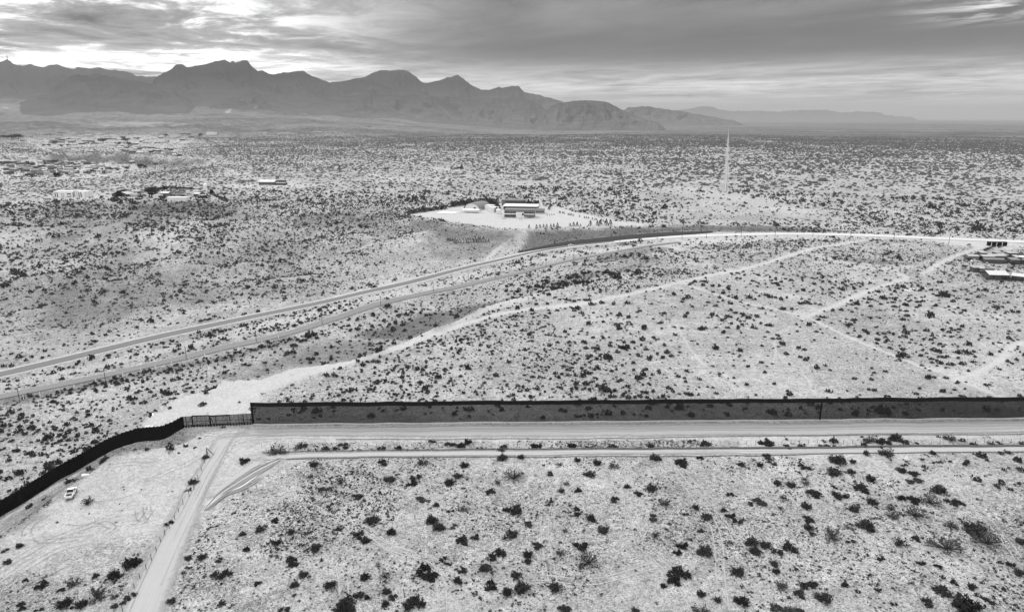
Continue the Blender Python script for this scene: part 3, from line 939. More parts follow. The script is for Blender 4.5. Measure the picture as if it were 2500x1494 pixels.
# tyre marks: faint arcs on the bare ground left of the dirt road
SCUFF = strip_material('tyre_scuff', 0.24, 0.3, 0.7, 0.2, 1.0, maxa=0.42)
SCUFFP = strip_material('pale_tyre_scuff', 0.40, 0.2, 0.7, 0.2, 1.0, maxa=0.5)
ARCS = [([(332, 1240), (330, 1256), (335, 1268), (345, 1278)], SCUFF, .5), ([(348, 1234), (349, 1248), (354, 1260)], SCUFF, .5), ([(310, 1278), (340, 1280), (375, 1270)], SCUFF, .5), ([(345, 1285), (360, 1268), (380, 1240)], SCUFF, .5),
        ([(150, 1280), (190, 1283), (230, 1276), (265, 1282)], SCUFF, .6), ([(76, 1310), (78, 1290), (100, 1270), (140, 1250)], SCUFF, .5), ([(78, 1312), (95, 1325), (130, 1325), (200, 1318)], SCUFF, .5), ([(190, 1300), (220, 1288), (250, 1284), (262, 1292), (240, 1305)], SCUFF, .5),
        ([(345, 1180), (360, 1175), (382, 1170)], SCUFF, 1.8), ([(340, 1172), (362, 1168), (384, 1165)], SCUFF, .9), ([(0, 1400), (60, 1360), (130, 1320), (210, 1290), (300, 1255)], SCUFFP, .6), ([(0, 1440), (70, 1390), (150, 1345), (230, 1325)], SCUFF, .5),
        ([(0, 1470), (60, 1430), (120, 1405), (170, 1380)], SCUFF, .6), ([(20, 1400), (60, 1372), (100, 1352)], SCUFF, .5), ([(270, 1150), (280, 1140), (320, 1135), (360, 1140)], SCUFFP, .5), ([(262, 1158), (270, 1136), (330, 1126), (390, 1130)], SCUFFP, .5),
        ([(480, 1060), (520, 1065), (600, 1062), (700, 1055)], SCUFFP, .6), ([(500, 1085), (540, 1068), (600, 1062)], SCUFFP, .7), ([(560, 1120), (600, 1135), (640, 1136), (700, 1120)], SCUFFP, .6), ([(540, 1105), (600, 1130), (680, 1128)], SCUFFP, .5),
        ([(520, 1186), (570, 1180), (600, 1184)], SCUFF, .5), ([(515, 1196), (550, 1188), (580, 1190)], SCUFF, .5), ([(560, 1090), (620, 1074), (700, 1070), (800, 1072)], SCUFFP, .7), ([(600, 1098), (640, 1080), (700, 1074)], SCUFF, .4),
        ([(1370, 1072), (1400, 1078), (1450, 1079), (1520, 1070)], SCUFF, .35), ([(1775, 1060), (1785, 1068), (1790, 1075)], SCUFF, .4), ([(1785, 1060), (1795, 1068), (1800, 1075)], SCUFF, .4), ([(380, 1170), (420, 1150), (460, 1135), (500, 1110)], SCUFFP, .6),
        ([(200, 1215), (240, 1225), (300, 1215), (370, 1190)], SCUFF, .4), ([(215, 1330), (260, 1328), (310, 1330)], SCUFF, .35), ([(215, 1336), (265, 1335), (320, 1336)], SCUFF, .35), ([(230, 1342), (270, 1341), (310, 1343)], SCUFF, .3)]
for px, mt, w in ARCS:
    ribbon('tyre_track', px, w, mt, 0.10, 0.8, 5, fade=3)
    if mt is SCUFFP or w == .5:
        P_ = np.array([at(*p)[:2] for p in px])
        T_ = np.gradient(P_, axis=0)
        T_ /= np.linalg.norm(T_, axis=1)[:, None]
        ribbon('tyre_track', None, w * 0.8, mt, 0.11, 0.8, 5, fade=3, world_pts=[tuple(p) for p in P_ + np.stack([-T_[:, 1], T_[:, 0]], 1) * 1.7])

# ------------------------------------------------------------------ haze
hz = MB().box(-60000, 60000, -400, 78000, -120, 1330)
hm = bpy.data.materials.new('haze')
hm.use_nodes = True
hn = hm.node_tree.nodes
hn.clear()
ho = hn.new('ShaderNodeOutputMaterial')
hv = hn.new('ShaderNodeVolumePrincipled')
hv.inputs['Color'].default_value = (0.60, 0.60, 0.60, 1)
hv.inputs['Density'].default_value = 0.000040
hm.node_tree.links.new(hv.outputs[0], ho.inputs['Volume'])
tag(hz.build('haze', hm), kind='stuff')

SCUFFT = strip_material('pale_wheel_track', 0.45, 0.2, 0.7, 0.2, 1.0, maxa=0.6)
WHEEL = [[(1480, 1120), (1510, 1180), (1545, 1260), (1560, 1330)], [(1620, 1118), (1680, 1190), (1745, 1290), (1760, 1420), (1770, 1490)], [(1640, 1118), (1690, 1180), (1760, 1250), (1840, 1350), (1900, 1410)],
         [(1380, 1120), (1340, 1220), (1330, 1300), (1350, 1420)], [(780, 1240), (900, 1310), (1040, 1390), (1075, 1420), (1080, 1490)], [(890, 1290), (960, 1340), (1060, 1370), (1090, 1430)],
         [(830, 1380), (838, 1420), (840, 1460)], [(2300, 1120), (2330, 1180), (2430, 1290), (2500, 1380)], [(2340, 1110), (2280, 1170), (2200, 1200), (2120, 1190)],
         [(2180, 1200), (2260, 1320), (2350, 1420), (2440, 1490)], [(1230, 1270), (1300, 1230), (1400, 1180), (1450, 1160)], [(1950, 1140), (2050, 1200), (2150, 1290), (2260, 1400)],
         [(1000, 1120), (1040, 1180), (1050, 1250)], [(1560, 1330), (1640, 1400), (1700, 1490)], [(1180, 1440), (1300, 1410), (1450, 1420), (1600, 1380)]]
RUTS = [([(550, 1068), (545, 1078), (534, 1100), (518, 1128), (498, 1160), (476, 1200), (457, 1240), (435, 1285), (412, 1335), (386, 1395), (362, 1450), (338, 1510)], [-2.6, -1.7, -0.8, 0.2, 1.1, 2.0, 2.9]),
        (bw_px[1:], [-4.2, -3.4, -2.2, -1.0, 0.3, 1.6, 2.7, 3.6, 4.4]), ([(650, 1118), (760, 1112), (1000, 1109), (1300, 1106), (1600, 1103), (2000, 1101), (2500, 1096)], [-1.1, -0.3, 0.6, 1.2])]
for px, offs in RUTS:
    C0, _q = resample([at(*p)[:2] for p in px], 4)
    T0 = np.gradient(C0, axis=0)
    T0 /= np.linalg.norm(T0, axis=1)[:, None]
    for k, of in enumerate(offs):
        wv = of + fbm(C0[:, 0], C0[:, 1], 30, 2, 400 + k) * 0.8
        a0, a1 = sorted(random.sample(range(len(C0)), 2))
        if a1 - a0 < len(C0) * 0.35:
            a0, a1 = 0, len(C0)
        P_ = (C0 + np.stack([-T0[:, 1], T0[:, 0]], 1) * wv[:, None])[a0:a1]
        ribbon('wheel_rut', None, random.uniform(0.25, 0.6), SCUFF if k % 2 == 0 else SCUFFP, 0.13, 1.0, 5, world_pts=[tuple(p) for p in P_], fade=6)
for px in WHEEL:
    P = np.array([at(*p)[:2] for p in px])
    C0, _q = resample(P, 3)
    T0 = np.gradient(C0, axis=0)
    T0 /= np.linalg.norm(T0, axis=1)[:, None]
    for sgn in (-0.85, 0.85):
        ribbon('tyre_track', None, 0.5, SCUFFT, 0.05, 1.0, 5, world_pts=[tuple(p) for p in C0 + np.stack([-T0[:, 1], T0[:, 0]], 1) * sgn])

# ------------------------------------------------------------------ scrub
def leaf_quads(C, S, rg, flat=0.0):
    """small quads of random tilt at centres C with sizes S"""
    n = len(C)
    a = rg.normal(size=(n, 3))
    a[:, 2] *= (1 - flat)
    a /= np.linalg.norm(a, axis=1)[:, None]
    b = np.cross(a, rg.normal(size=(n, 3)))
    b /= np.linalg.norm(b, axis=1)[:, None]
    a = a * S[:, None]
    b = b * S[:, None] * 0.7
    V = np.stack([C - a, C + b, C + a, C - b], 1).reshape(-1, 3)
    return V, np.arange(4 * n).reshape(n, 4)


def bush_mesh(seed, kind):
    """near bush of unit radius: leafy sprays on radiating stems"""
    rg = np.random.default_rng(seed)
    Vs, Fs, k = [], [], 0
    st_v, st_f, ks = [], [], 0
    lumps = {'dense': 1, 'open': 1, 'low': 2, 'cluster': 3, 'spiky': 1}[kind]
    nb = {'dense': 70, 'open': 34, 'low': 46, 'cluster': 36, 'spiky': 46}[kind]
    nl = {'dense': 15, 'open': 9, 'low': 12, 'cluster': 13, 'spiky': 5}[kind]
    for li in range(lumps):
        c0 = np.zeros(3) if lumps == 1 else np.array([math.cos(li * 2.4 + seed) * 0.55, math.sin(li * 2.4 + seed) * 0.45, 0])
        rad = 1.0 if lumps == 1 else rg.uniform(0.45, 0.7)
        hgt = {'dense': 0.85, 'open': 0.95, 'low': 0.5, 'cluster': 1.0, 'spiky': 1.0}[kind]
        for b in range(nb):
            th = rg.uniform(0, 2 * math.pi)
            ph = math.asin(rg.uniform(0.02, 0.98))
            ln = rad * (0.62 + 0.38 * (0.5 + 0.5 * math.sin(3 * th + seed)) * rg.uniform(0.6, 1.15) + rg.uniform(-0.1, 0.12))
            d = np.array([math.cos(th) * math.cos(ph), math.sin(th) * math.cos(ph), math.sin(ph) * hgt])
            t = rg.uniform(0.35 if kind != 'spiky' else 0.55, 1.0, nl) ** 0.7
            C = c0 + d[None] * (t * ln)[:, None] + rg.normal(size=(nl, 3)) * 0.07 * rad
            C[:, 2] = np.maximum(C[:, 2], 0.02)
            S = rg.uniform(0.05, 0.10, nl) * (0.8 if kind == 'spiky' else 1.0)
            V, Fq = leaf_quads(C, S, rg)
            Vs.append(V)
            Fs.append(Fq + k)
            k += len(V)
            if b % (1 if kind in ('open', 'spiky') else 3) == 0:
                e = c0 + d * ln * (1.0 if kind in ('open', 'spiky') else 0.8)
                wv = np.cross(d, [0.3, 0.2, 1.0])
                wv = wv / (np.linalg.norm(wv) + 1e-6) * 0.022
                w2 = np.cross(d, wv)
                q = np.array([c0 - wv, c0 + wv, e + wv * 0.3, e - wv * 0.3, c0 - w2, c0 + w2, e + w2 * 0.3, e - w2 * 0.3])
                Vs.append(q)
                Fs.append(np.array([[0, 1, 2, 3], [4, 5, 6, 7]]) + k)
                k += 8
    V, Fq = np.vstack(Vs), np.vstack(Fs)
    me = bpy.data.meshes.new('bush')
    me.vertices.add(len(V))
    me.vertices.foreach_set('co', V.astype(np.float32).ravel())
    me.loops.add(Fq.size)
    me.loops.foreach_set('vertex_index', Fq.astype(np.int32).ravel())
    me.polygons.add(len(Fq))
    me.polygons.foreach_set('loop_start', np.arange(0, Fq.size, 4, dtype=np.int32))
    me.materials.append(MT['leaf' if kind in ('dense', 'cluster') else 'leafgrey'])
    me.update(calc_edges=True)
    return me


def tpl_mid(seed, n=34, flat=0.8):
    """scrub template for the middle distance (unit radius)"""
    rg = np.random.default_rng(seed)
    C = []
    lob = [(rg.uniform(-0.3, 0.3), rg.uniform(-0.3, 0.3), rg.uniform(0.5, 0.8)) for _ in range(3)]
    for i in range(n):
        cx, cy, rr = lob[i % 3]
        th, q = rg.uniform(0, 6.283), rg.uniform(0, 1) ** 0.5
        zc = rg.uniform(0.05, 1) * flat * (1 - 0.6 * q)
        C.append((cx + math.cos(th) * q * rr, cy + math.sin(th) * q * rr, zc))
    return leaf_quads(np.array(C), rg.uniform(0.17, 0.30, n), rg)


def tpl_dome(seed, flat=0.27):
    """low irregular hummock for the far plain"""
    rg = np.random.default_rng(seed)
    n = 6
    a = np.arange(n) / n * 6.283
    r = rg.uniform(0.6, 1.15, n)
    base = np.stack([np.cos(a) * r, np.sin(a) * r, np.full(n, -0.08)], 1)
    top = np.stack([np.cos(a) * r * 0.55, np.sin(a) * r * 0.55, np.full(n, flat) * rg.uniform(0.7, 1.2, n)], 1)
    V = np.vstack([base, top])
    Fq = [[i, (i + 1) % n, n + (i + 1) % n, n + i] for i in range(n)] + [[n, n + 1, n + 2, n + 3], [n, n + 3, n + 4, n + 5]]
    return V, np.array(Fq)


def scatter(name, X, Y, Wd, tpls, mat, seed, zs=1.0, zoff=0.0):
    rg = np.random.default_rng(seed)
    Z = H(X, Y) + zoff
    n = len(X)
    pick = rg.integers(0, len(tpls), n)
    rot = rg.uniform(0, 6.283, n)
    sx, sy, szz = Wd / 2 * rg.uniform(0.8, 1.25, n), Wd / 2 * rg.uniform(0.65, 1.1, n), Wd / 2 * rg.uniform(0.75, 1.25, n) * zs
    Vs, Fs, k = [], [], 0
    for ti, (tv, tf) in enumerate(tpls):
        m = np.where(pick == ti)[0]
        if not len(m):
            continue
        c, s = np.cos(rot[m])[:, None], np.sin(rot[m])[:, None]
        ax, ay = tv[None, :, 0] * sx[m][:, None], tv[None, :, 1] * sy[m][:, None]
        V = np.stack([X[m][:, None] + ax * c - ay * s, Y[m][:, None] + ax * s + ay * c, Z[m][:, None] + tv[None, :, 2] * szz[m][:, None]], 2)
        Vs.append(V.reshape(-1, 3))
        Fs.append((tf[None] + (np.arange(len(m)) * len(tv))[:, None, None] + k).reshape(-1, tf.shape[1]))
        k += V.shape[0] * V.shape[1]
    o = np_mesh(name, np.vstack(Vs), np.vstack(Fs), mat)
    return tag(o, kind='stuff')


RIBS = [(np.array(R1P), 8.0), (np.array(R2P), 5.5)]
RIBS2 = [(np.array([at(*p)[:2] for p in px]), w) for px, w in [
    (bw_px, 5.2), ([(610, 1128), (650, 1118), (760, 1112), (1000, 1109), (1300, 1106), (1600, 1103), (2000, 1101), (2500, 1096), (2800, 1093), (3400, 1088)], 2.2),
    ([(545, 1078), (518, 1128), (476, 1200), (435, 1285), (386, 1395), (338, 1510), (318, 1560)], 5.0), ([(500, 1245), (540, 1210), (585, 1178), (630, 1150), (672, 1128), (700, 1118)], 3.5)]]
KEEP = []      # buildings: (x, y, radius)


def clear_of(x, y):
    ok = np.ones(len(x), bool)
    for P, w in RIBS + RIBS2:
        ok &= poly_dist(x, y, P) > w
    for a, b, c in KEEP:
        ok &= (x - a) ** 2 + (y - b) ** 2 > c * c
    return ok


def cand(n, r0, r1, seed):
    rg = np.random.default_rng(seed)
    r = np.sqrt(rg.uniform(r0 * r0, r1 * r1, n))
    a = rg.uniform(-0.86, 0.86, n)
    return r * np.sin(a), r * np.cos(a), rg


def inpoly(u, v, pts):
    return poly_dist(u, v, pts, True)[1]


MESA1_PX = [(0, 1317), (209, 1160), (373, 1095), (481, 1066), (352, 1046), (375, 1010), (480, 960), (640, 925), (920, 860), (1110, 786), (1310, 716), (1560, 672), (1700, 640), (1900, 604), (2120, 586), (3600, 640), (3600, 1600), (-50, 1600)]


def cover(u, v, x, y):
    """share of the ground under scrub, and the width of a bush, by place"""
    c = np.interp(v, [300, 345, 400, 440, 480, 520, 560, 620, 700, 760, 850, 950, 1100], [0.46, 0.42, 0.40, 0.37, 0.31, 0.26, 0.27, 0.26, 0.22, 0.16, 0.14, 0.15, 0.16])
    w = np.interp(v, [330, 400, 450, 500, 560, 700, 800, 1000], [7.5, 6.2, 4.8, 4.0, 3.4, 3.2, 2.8, 2.6])
    # left of the middle distance is sparser and finer
    fl = np.interp(v, [430, 500], [1, 0])
    c = c * (1 - fl * (1 - np.interp(u, [0, 600, 1300, 1800], [0.55, 0.62, 0.8, 1.0])))
    w = w * (1 - fl * (1 - np.interp(u, [0, 600, 1300, 1800], [0.6, 0.7, 0.85, 1.0])))
    # low dark bushes in the hills on the left
    m = (v > 495) & (v < 760) & (u < 1260)
    c = np.where(m, np.interp(v, [500, 560, 680, 740], [0.40, 0.36, 0.30, 0.15]), c)
    w = np.where(m, np.interp(u, [0, 600, 1100], [3.8, 3.3, 2.2]), w)
    c = np.where(m & (u > 900) & (v > 590), 0.16, c)
    m = inpoly(u, v, [(1000, 540), (1120, 552), (1280, 562), (1900, 552), (1900, 566), (1400, 598), (1180, 640), (1040, 640), (1020, 590)])
    c, w = np.where(m, 0.06, c), np.where(m, 1.6, w)
    m1 = inpoly(u, v, MESA1_PX)
    c = np.where(m1, 0.12, c)
    w = np.where(m1, 2.7, w)
    m = m1 & (v < 720) & (u > 1550)
    c, w = np.where(m, 0.12, c), np.where(m, 2.6, w)
    m = inpoly(u, v, [(900, 900), (1050, 820), (1300, 760), (1420, 850), (1400, 975), (640, 985), (800, 930)])
    c, w = np.where(m, 0.16, c), np.where(m, 1.7, w)
    m = inpoly(u, v, [(1400, 700), (1650, 655), (1750, 665), (1500, 720)])
    c, w = np.where(m, 0.25, c), np.where(m, 1.6, w)
    m = inpoly(u, v, [(1850, 770), (1990, 790), (2250, 910), (2300, 975), (1900, 975), (1800, 900)])
    c = np.where(m, 0.035, c)
    # strip between the two valley roads
    m = inpoly(u, v, [(0, 925), (400, 830), (700, 768), (1000, 700), (1350, 620), (1330, 640), (1000, 720), (700, 805), (400, 875), (0, 960)])
    c, w = np.where(m, 0.26, c), np.where(m, 2.3, w)
    # roadside brush
    m = inpoly(u, v, [(0, 985), (400, 900), (720, 822), (720, 835), (400, 915), (0, 1002)])
    c, w = np.where(m, 0.35, c), np.where(m, 2.2, w)
    # right of the highway
    m = inpoly(u, v, [(1700, 590), (2100, 596), (2500, 610), (2500, 690), (2100, 640), (1800, 640), (1600, 650)])
    c, w = np.where(m, 0.17, c), np.where(m, 2.5, w)
    # dense flat-topped scrub right of the school
    m = inpoly(u, v, [(1660, 452), (1820, 480), (2000, 510), (2080, 545), (1680, 545), (1560, 500), (1560, 470)])
    c = np.where(m, 0.09, c)
    m = inpoly(u, v, [(100, 335), (480, 325), (560, 400), (300, 440), (-50, 445), (-50, 335)])
    c, w = np.where(m, 0.12, c), np.where(m, 4.5, w)
    m = inpoly(u, v, [(0, 450), (400, 440), (560, 470), (260, 480), (0, 490)])
    c, w = np.where(m, 0.15, c), np.where(m, 3.6, w)
    return c, w



# ------------------------------------------------------------------ border wall of steel bollards
def seg_frame(p, q):
    d = math.hypot(q[0] - p[0], q[1] - p[1])
    return (q[0] - p[0]) / d, (q[1] - p[1]) / d, d


WL = at(618, 1035)
WR = at(2500, 1019.5)
ux, uy, wlen = seg_frame(WL, WR)
WH = 7.0
PAN = 2.75
wall = empty('border_wall', (WL[0], WL[1], WL[2]), math.atan2(uy, ux))
tag(wall, 'tall dark steel bollard wall with a solid plate along its top', 'border wall')


def wall_z(s):
    return float(H(WL[0] + ux * s, WL[1] + uy * s)) - WL[2]


def bollards(mb, s0, s1):
    n = int(round((s1 - s0) / 0.25))
    for i in range(n):
        s = s0 + (i + 0.5) * (s1 - s0) / n
        z = wall_z(s)
        mb.box(s - 0.104, s + 0.104, -0.015, 0.015, z - 0.2, z + WH - 0.1)
    return mb


def plate(mb, s0, s1):
    za, zb = wall_z(s0), wall_z(s1)
    for y0, y1, a, b in ((-0.11, -0.085, WH - 1.15, WH), (-0.16, -0.112, WH - 1.2, WH - 1.05), (-0.16, 0.16, WH, WH + 0.07)):
        mb.add([(s0, y0, za + a), (s1, y0, zb + a), (s1, y1, zb + a), (s0, y1, za + a), (s0, y0, za + b), (s1, y0, zb + b), (s1, y1, zb + b), (s0, y1, za + b)],
               [(0, 3, 2, 1), (4, 5, 6, 7), (0, 1, 5, 4), (1, 2, 6, 5), (2, 3, 7, 6), (3, 0, 4, 7)])
    mb.box(s0 - 0.05, s0 + 0.05, -0.15, -0.086, za + WH - 1.15, za + WH)
    mb.box(s0 + PAN / 2 - 0.04, s0 + PAN / 2 + 0.04, -0.14, -0.086, za + WH - 1.15, za + WH)
    return mb


NP = int(wlen / PAN) + 6
for i in range(min(NP, 98)):
    bollards(MB(), i * PAN, (i + 1) * PAN).build('bollard_panel', MT['steel'], wall)
    plate(MB(), i * PAN + 0.006, (i + 1) * PAN - 0.006).build('top_plate', MT['plate'], wall)
S_END = min(NP, 98) * PAN
mb = MB()
for i in range(20):
    bollards(mb, S_END + i * PAN, S_END + (i + 1) * PAN)
    plate(mb, S_END + i * PAN, S_END + (i + 1) * PAN)
tag(mb.build('bollard_panels', MT['steel'], wall), kind='stuff')
mb = MB()
for i in range(0, 130):
    s0, s1 = i * PAN, (i + 1) * PAN
    za, zb = wall_z(s0), wall_z(s1)
    mb.add([(s0, -0.45, za - 0.3), (s1, -0.45, zb - 0.3), (s1, 0.3, zb - 0.3), (s0, 0.3, za - 0.3), (s0, -0.45, za + 0.12), (s1, -0.45, zb + 0.12), (s1, 0.3, zb + 0.12), (s0, 0.3, za + 0.12)],
           [(0, 3, 2, 1), (4, 5, 6, 7), (0, 1, 5, 4), (1, 2, 6, 5), (2, 3, 7, 6), (3, 0, 4, 7)])
mb.build('footing', MT['concrete'], wall)
MB().box(-0.2, 0.2, -0.2, 0.2, -0.4, WH + 0.05).build('end_post', MT['blacksteel'], wall)
sp_px = at(1998, 1022)
s_post = (sp_px[0] - WL[0]) * ux + (sp_px[1] - WL[1]) * uy
MB().box(s_post - 0.24, s_post + 0.24, -0.32, -0.17, wall_z(s_post) - 0.2, wall_z(s_post) + WH - 1.2).build('joint_post', MT['blacksteel'], wall)

# ------------------------------------------------------------------ gate of wire mesh panels
GL = at(450, 1043)
gx, gy, glen = seg_frame(GL, WL)
gate = empty('border_gate', GL, math.atan2(gy, gx))
tag(gate, 'low mesh gate with black frames, between the solid steel wall and the tall bollard wall', 'gate')
GH = 3.5


def gz(s):
    return float(H(GL[0] + gx * s, GL[1] + gy * s)) - GL[2]


def gs(u):
    return (u - 450) / 165.0 * glen


def bar(mb, s0, z0, s1, z1, t=0.09, y=0.0):
    return mb.tube((s0, y, gz(s0) + z0), (s1, y, gz(s1) + z1), t, n=4)


mesh_mb = MB()
s = 0.1
while s < glen - 0.2:
    mesh_mb.box(s - 0.034, s + 0.034, -0.01, 0.01, gz(s) + 0.1, gz(s) + GH - 0.1)
    s += 0.095
mesh_mb.build('wire_mesh', MT['blacksteel'], gate)
for z, t in ((GH, 0.05), (GH * 0.5, 0.06), (0.62, 0.07), (0.16, 0.09)):
    rails = MB()
    for k in range(10):
        bar(rails, glen * k / 10, z, glen * (k + 1) / 10, z, t, -0.06)
    rails.build('rail', MT['blacksteel'], gate)
for u, t in ((450.5, 0.08), (456.5, 0.13), (582, 0.10), (588, 0.06), (593, 0.12), (602, 0.06)):
    bar(MB(), gs(u), -0.1, gs(u), GH + 0.02, t, -0.08).build('post', MT['blacksteel'], gate)
for u0, u1, top in ((472, 513, GH + 0.12), (514, 561, GH - 0.15)):
    lf = MB()
    for u, t in ((u0, 0.19), (u1, 0.16 if u0 < 500 else 0.1)):
        bar(lf, gs(u), -0.05, gs(u), top, t, -0.2)
    bar(lf, gs(u0), top, gs(u1), top, 0.17, -0.2)
    bar(lf, gs(u0), 0.6, gs(u1), 0.6, 0.09, -0.2)
    for k in (0.25, 0.5, 0.75) if u0 < 500 else (0.28, 0.64, 0.86):
        uu = u0 + (u1 - u0) * k
        bar(lf, gs(uu), 0, gs(uu), top, 0.07, -0.2)
    lf.build('gate_leaf', MT['blacksteel'], gate)
for a, b in (((469.5, GH - 0.3), (459.5, 0.7)), ((515, GH - 0.5), (522, 0.7))):
    bar(MB(), gs(a[0]), a[1], gs(b[0]), b[1], 0.07, -0.25).build('brace', MT['blacksteel'], gate)
for u in np.arange(455, 612, 6.7):
    sU = gs(u)
    MB().box(sU - 0.13, sU + 0.13, -0.42, -0.1, gz(sU) - 0.2, gz(sU) + 0.55).build('barrier_post', MT['blacksteel'], gate)

# ------------------------------------------------------------------ solid steel wall going down the slope on the left
base_px = [(450, 1043), (436, 1051), (425, 1058), (410, 1066), (397, 1072), (375, 1075), (352, 1076), (330, 1080), (310, 1086), (285, 1095), (260, 1107), (230, 1124), (200, 1141), (165, 1160), (130, 1180), (95, 1203), (60, 1226), (30, 1244), (0, 1262)]
BP = [at(*p) for p in base_px]
BPx, _q = resample(BP, 0.6)
dvec = BPx[-1] - BPx[-8]
dvec /= np.linalg.norm(dvec)
BPx = np.vstack([BPx, BPx[-1] + dvec[None] * (np.arange(1, 60) * 0.6)[:, None]])
swall = empty('steel_wall', BP[0], 0)
tag(swall, 'black solid steel wall with a stepped top edge, winding down the slope', 'border wall')
BH = 4.1
npan = (len(BPx) - 1) // 4
zt = H(BPx[:, 0], BPx[:, 1])
zt_s = np.convolve(np.pad(zt, 4, mode='edge'), np.ones(9) / 9, 'valid')
for i in range(npan):
    mb = MB()
    for j in range(i * 4, i * 4 + 4):
        a, b = BPx[j], BPx[j + 1]
        d = (b - a) / (np.linalg.norm(b - a) + 1e-9)
        n_ = np.array([-d[1], d[0]]) * 0.09
        z0 = min(zt[j], zt[j + 1]) - 0.6 - BP[0][2]
        hh = BH * min(1.0, 0.86 + 0.14 * j / 14)
        z1 = max(zt_s[j], zt_s[min(j + 1, len(zt_s) - 1)]) + hh - BP[0][2] + (0.10 if j % 2 else -0.06)
        pts = [a - n_, b - n_, b + n_, a + n_]
        vs = [(p[0] - BP[0][0], p[1] - BP[0][1], z) for z in (z0, z1) for p in pts]
        mb.add(vs, [(0, 3, 2, 1), (4, 5, 6, 7), (0, 1, 5, 4), (1, 2, 6, 5), (2, 3, 7, 6), (3, 0, 4, 7)])
        # ribs of the sheet piles
        c = (a + b) / 2
        e = n_ * 1.7
        h2 = d * 0.12
        pts = [c - e - h2, c - e + h2, c + e + h2, c + e - h2]
        mb.add([(p[0] - BP[0][0], p[1] - BP[0][1], z) for z in (z0, z1 + 0.12) for p in pts], [(0, 3, 2, 1), (4, 5, 6, 7), (0, 1, 5, 4), (1, 2, 6, 5), (2, 3, 7, 6), (3, 0, 4, 7)])
    mb.build('sheet_pile_panel', MT['blacksteel'], swall)


# ------------------------------------------------------------------ near bushes, placed one by one
ZOOM = 2.679
BUSH_B = """830,880,95 895,500,70 1155,500,90 445,515,55 420,595,50 625,625,65 515,668,60 735,722,60 940,615,75 1110,600,70 1085,640,60 1335,632,78 1390,590,60 1430,520,62 1750,588,125 1645,635,48 1605,692,60
1155,735,78 555,780,58 1245,780,46 1340,820,50 1425,805,62 1765,815,95 1700,812,44 1215,878,82 1260,925,82 1365,918,60 955,955,68 740,978,74 785,1010,68 605,935,42 460,1060,72 155,1020,46 197,1030,50 315,1140,100
1420,1015,78 1505,985,58 1740,970,82 1690,995,46 1640,1095,115 1590,1180,76 1550,1195,60 1845,1105,72 1845,1150,52 1415,1208,56 1770,1240,66 1385,1275,66 780,1248,68 910,1242,66 1155,1200,98 1215,1245,92 1180,1250,62
550,1305,76 320,1300,58 375,1235,60 1605,1305,82 1715,1348,76 1805,1320,100 740,1370,72 790,1385,42 920,1345,60 965,1378,56 915,1428,60 1110,1415,125 665,1430,115 625,1465,90 255,1460,58 400,965,48 300,960,48 1290,1135,50
1330,1160,46 1840,900,72 525,412,50 635,378,60 652,405,42 585,410,36 365,392,90 205,425,105 890,410,50 1000,410,52 1215,365,50 1335,382,72 1410,390,62 1450,365,62 1530,405,46 1690,405,92 1680,470,82 1800,468,46"""
BUSH_C = """800,520,82 645,578,78 690,505,62 490,640,50 455,688,46 567,680,52 385,575,50 380,758,62 445,515,46 560,487,46 1070,473,78 1245,508,82 1368,472,46 1635,517,46 1800,462,62 1838,500,60 1755,518,46 1048,672,78
1128,765,82 803,742,56 885,660,46 962,707,56 1560,710,42 1745,755,92 1690,770,46 1065,858,82 1268,835,46 1340,797,50 1405,858,72 1520,815,46 1570,850,60 1605,885,56 650,870,72 560,840,46 553,805,46 730,942,76 480,948,48
1075,978,56 1370,945,46 580,1040,88 300,1045,72 452,1090,70 635,1140,150 1255,1045,72 1212,1090,52 1300,1005,42 1395,1085,95 1560,1025,42 1700,1022,82 1790,1040,72 1725,1080,76 1235,1225,130 1200,1280,80 1125,1308,46
415,1318,84 1610,1215,80 1635,1412,84 1690,1345,36 1370,1360,58 480,1465,80 940,1470,60 1370,1478,115 1480,1400,48 285,390,72 525,395,62 632,405,46 790,400,58 1045,395,58 965,408,36 1315,358,50 1390,380,62 1790,370,82"""
BUSH_D = """430,528,56 470,545,36 660,485,105 630,565,84 743,562,50 755,498,42 970,440,95 1110,560,105 1150,610,92 1095,520,46 870,610,62 440,612,42 450,638,50 350,648,60 262,640,50 505,705,84 815,672,90 630,662,42 675,718,80
305,735,50 450,790,62 880,762,62 758,803,68 285,800,40 1320,683,94 1260,750,125 1155,748,72 1075,738,50 1400,757,66 1455,765,50 1160,838,115 1225,820,36 1005,800,60 1015,850,78 465,875,66 465,930,60 485,968,36 840,910,92
870,945,50 730,925,56 610,980,110 740,1012,56 1070,1030,92 1170,1000,50 1400,915,70 1545,935,115 1635,1010,155 1370,1045,165 345,1060,88 265,1085,60 240,1165,58 255,1215,48 935,1125,46 1205,1163,42 1320,1183,36 475,1305,94
290,1310,92 410,1360,72 565,1390,94 705,1303,46 925,1335,36 1340,1330,94 1420,1288,46 1530,1315,50 1240,1415,62 1495,1435,145 1650,1400,60 1025,1428,36 290,1465,115 360,1460,52 430,1475,72 1840,1220,60 1780,1165,42 1850,1020,50
320,395,62 415,398,42 560,388,52 615,390,66 570,362,36 870,355,82 940,365,62 985,375,46 1035,345,78 1395,348,76 1660,380,50 1720,375,42 1275,440,40 1860,380,36"""
BUSH_A = """1595,488,72 865,1160,100 580,758,74 750,1245,78 480,1290,82 265,1305,66 405,1335,38 635,1375,110 750,1380,50 780,1430,72 855,1380,60 535,1430,68 420,1425,78 255,1460,46 130,1440,72 625,1240,42 1265,635,60 1240,680,42
1345,470,42 1105,900,50 1585,970,42 1615,1070,46 1480,1228,78 1400,1240,46 1435,1140,42 1325,1120,56 1235,1125,50 1120,1410,50 1450,1425,46 1680,1295,46 1800,885,50 1700,940,60 30,1075,42 50,1155,42 125,1050,40"""
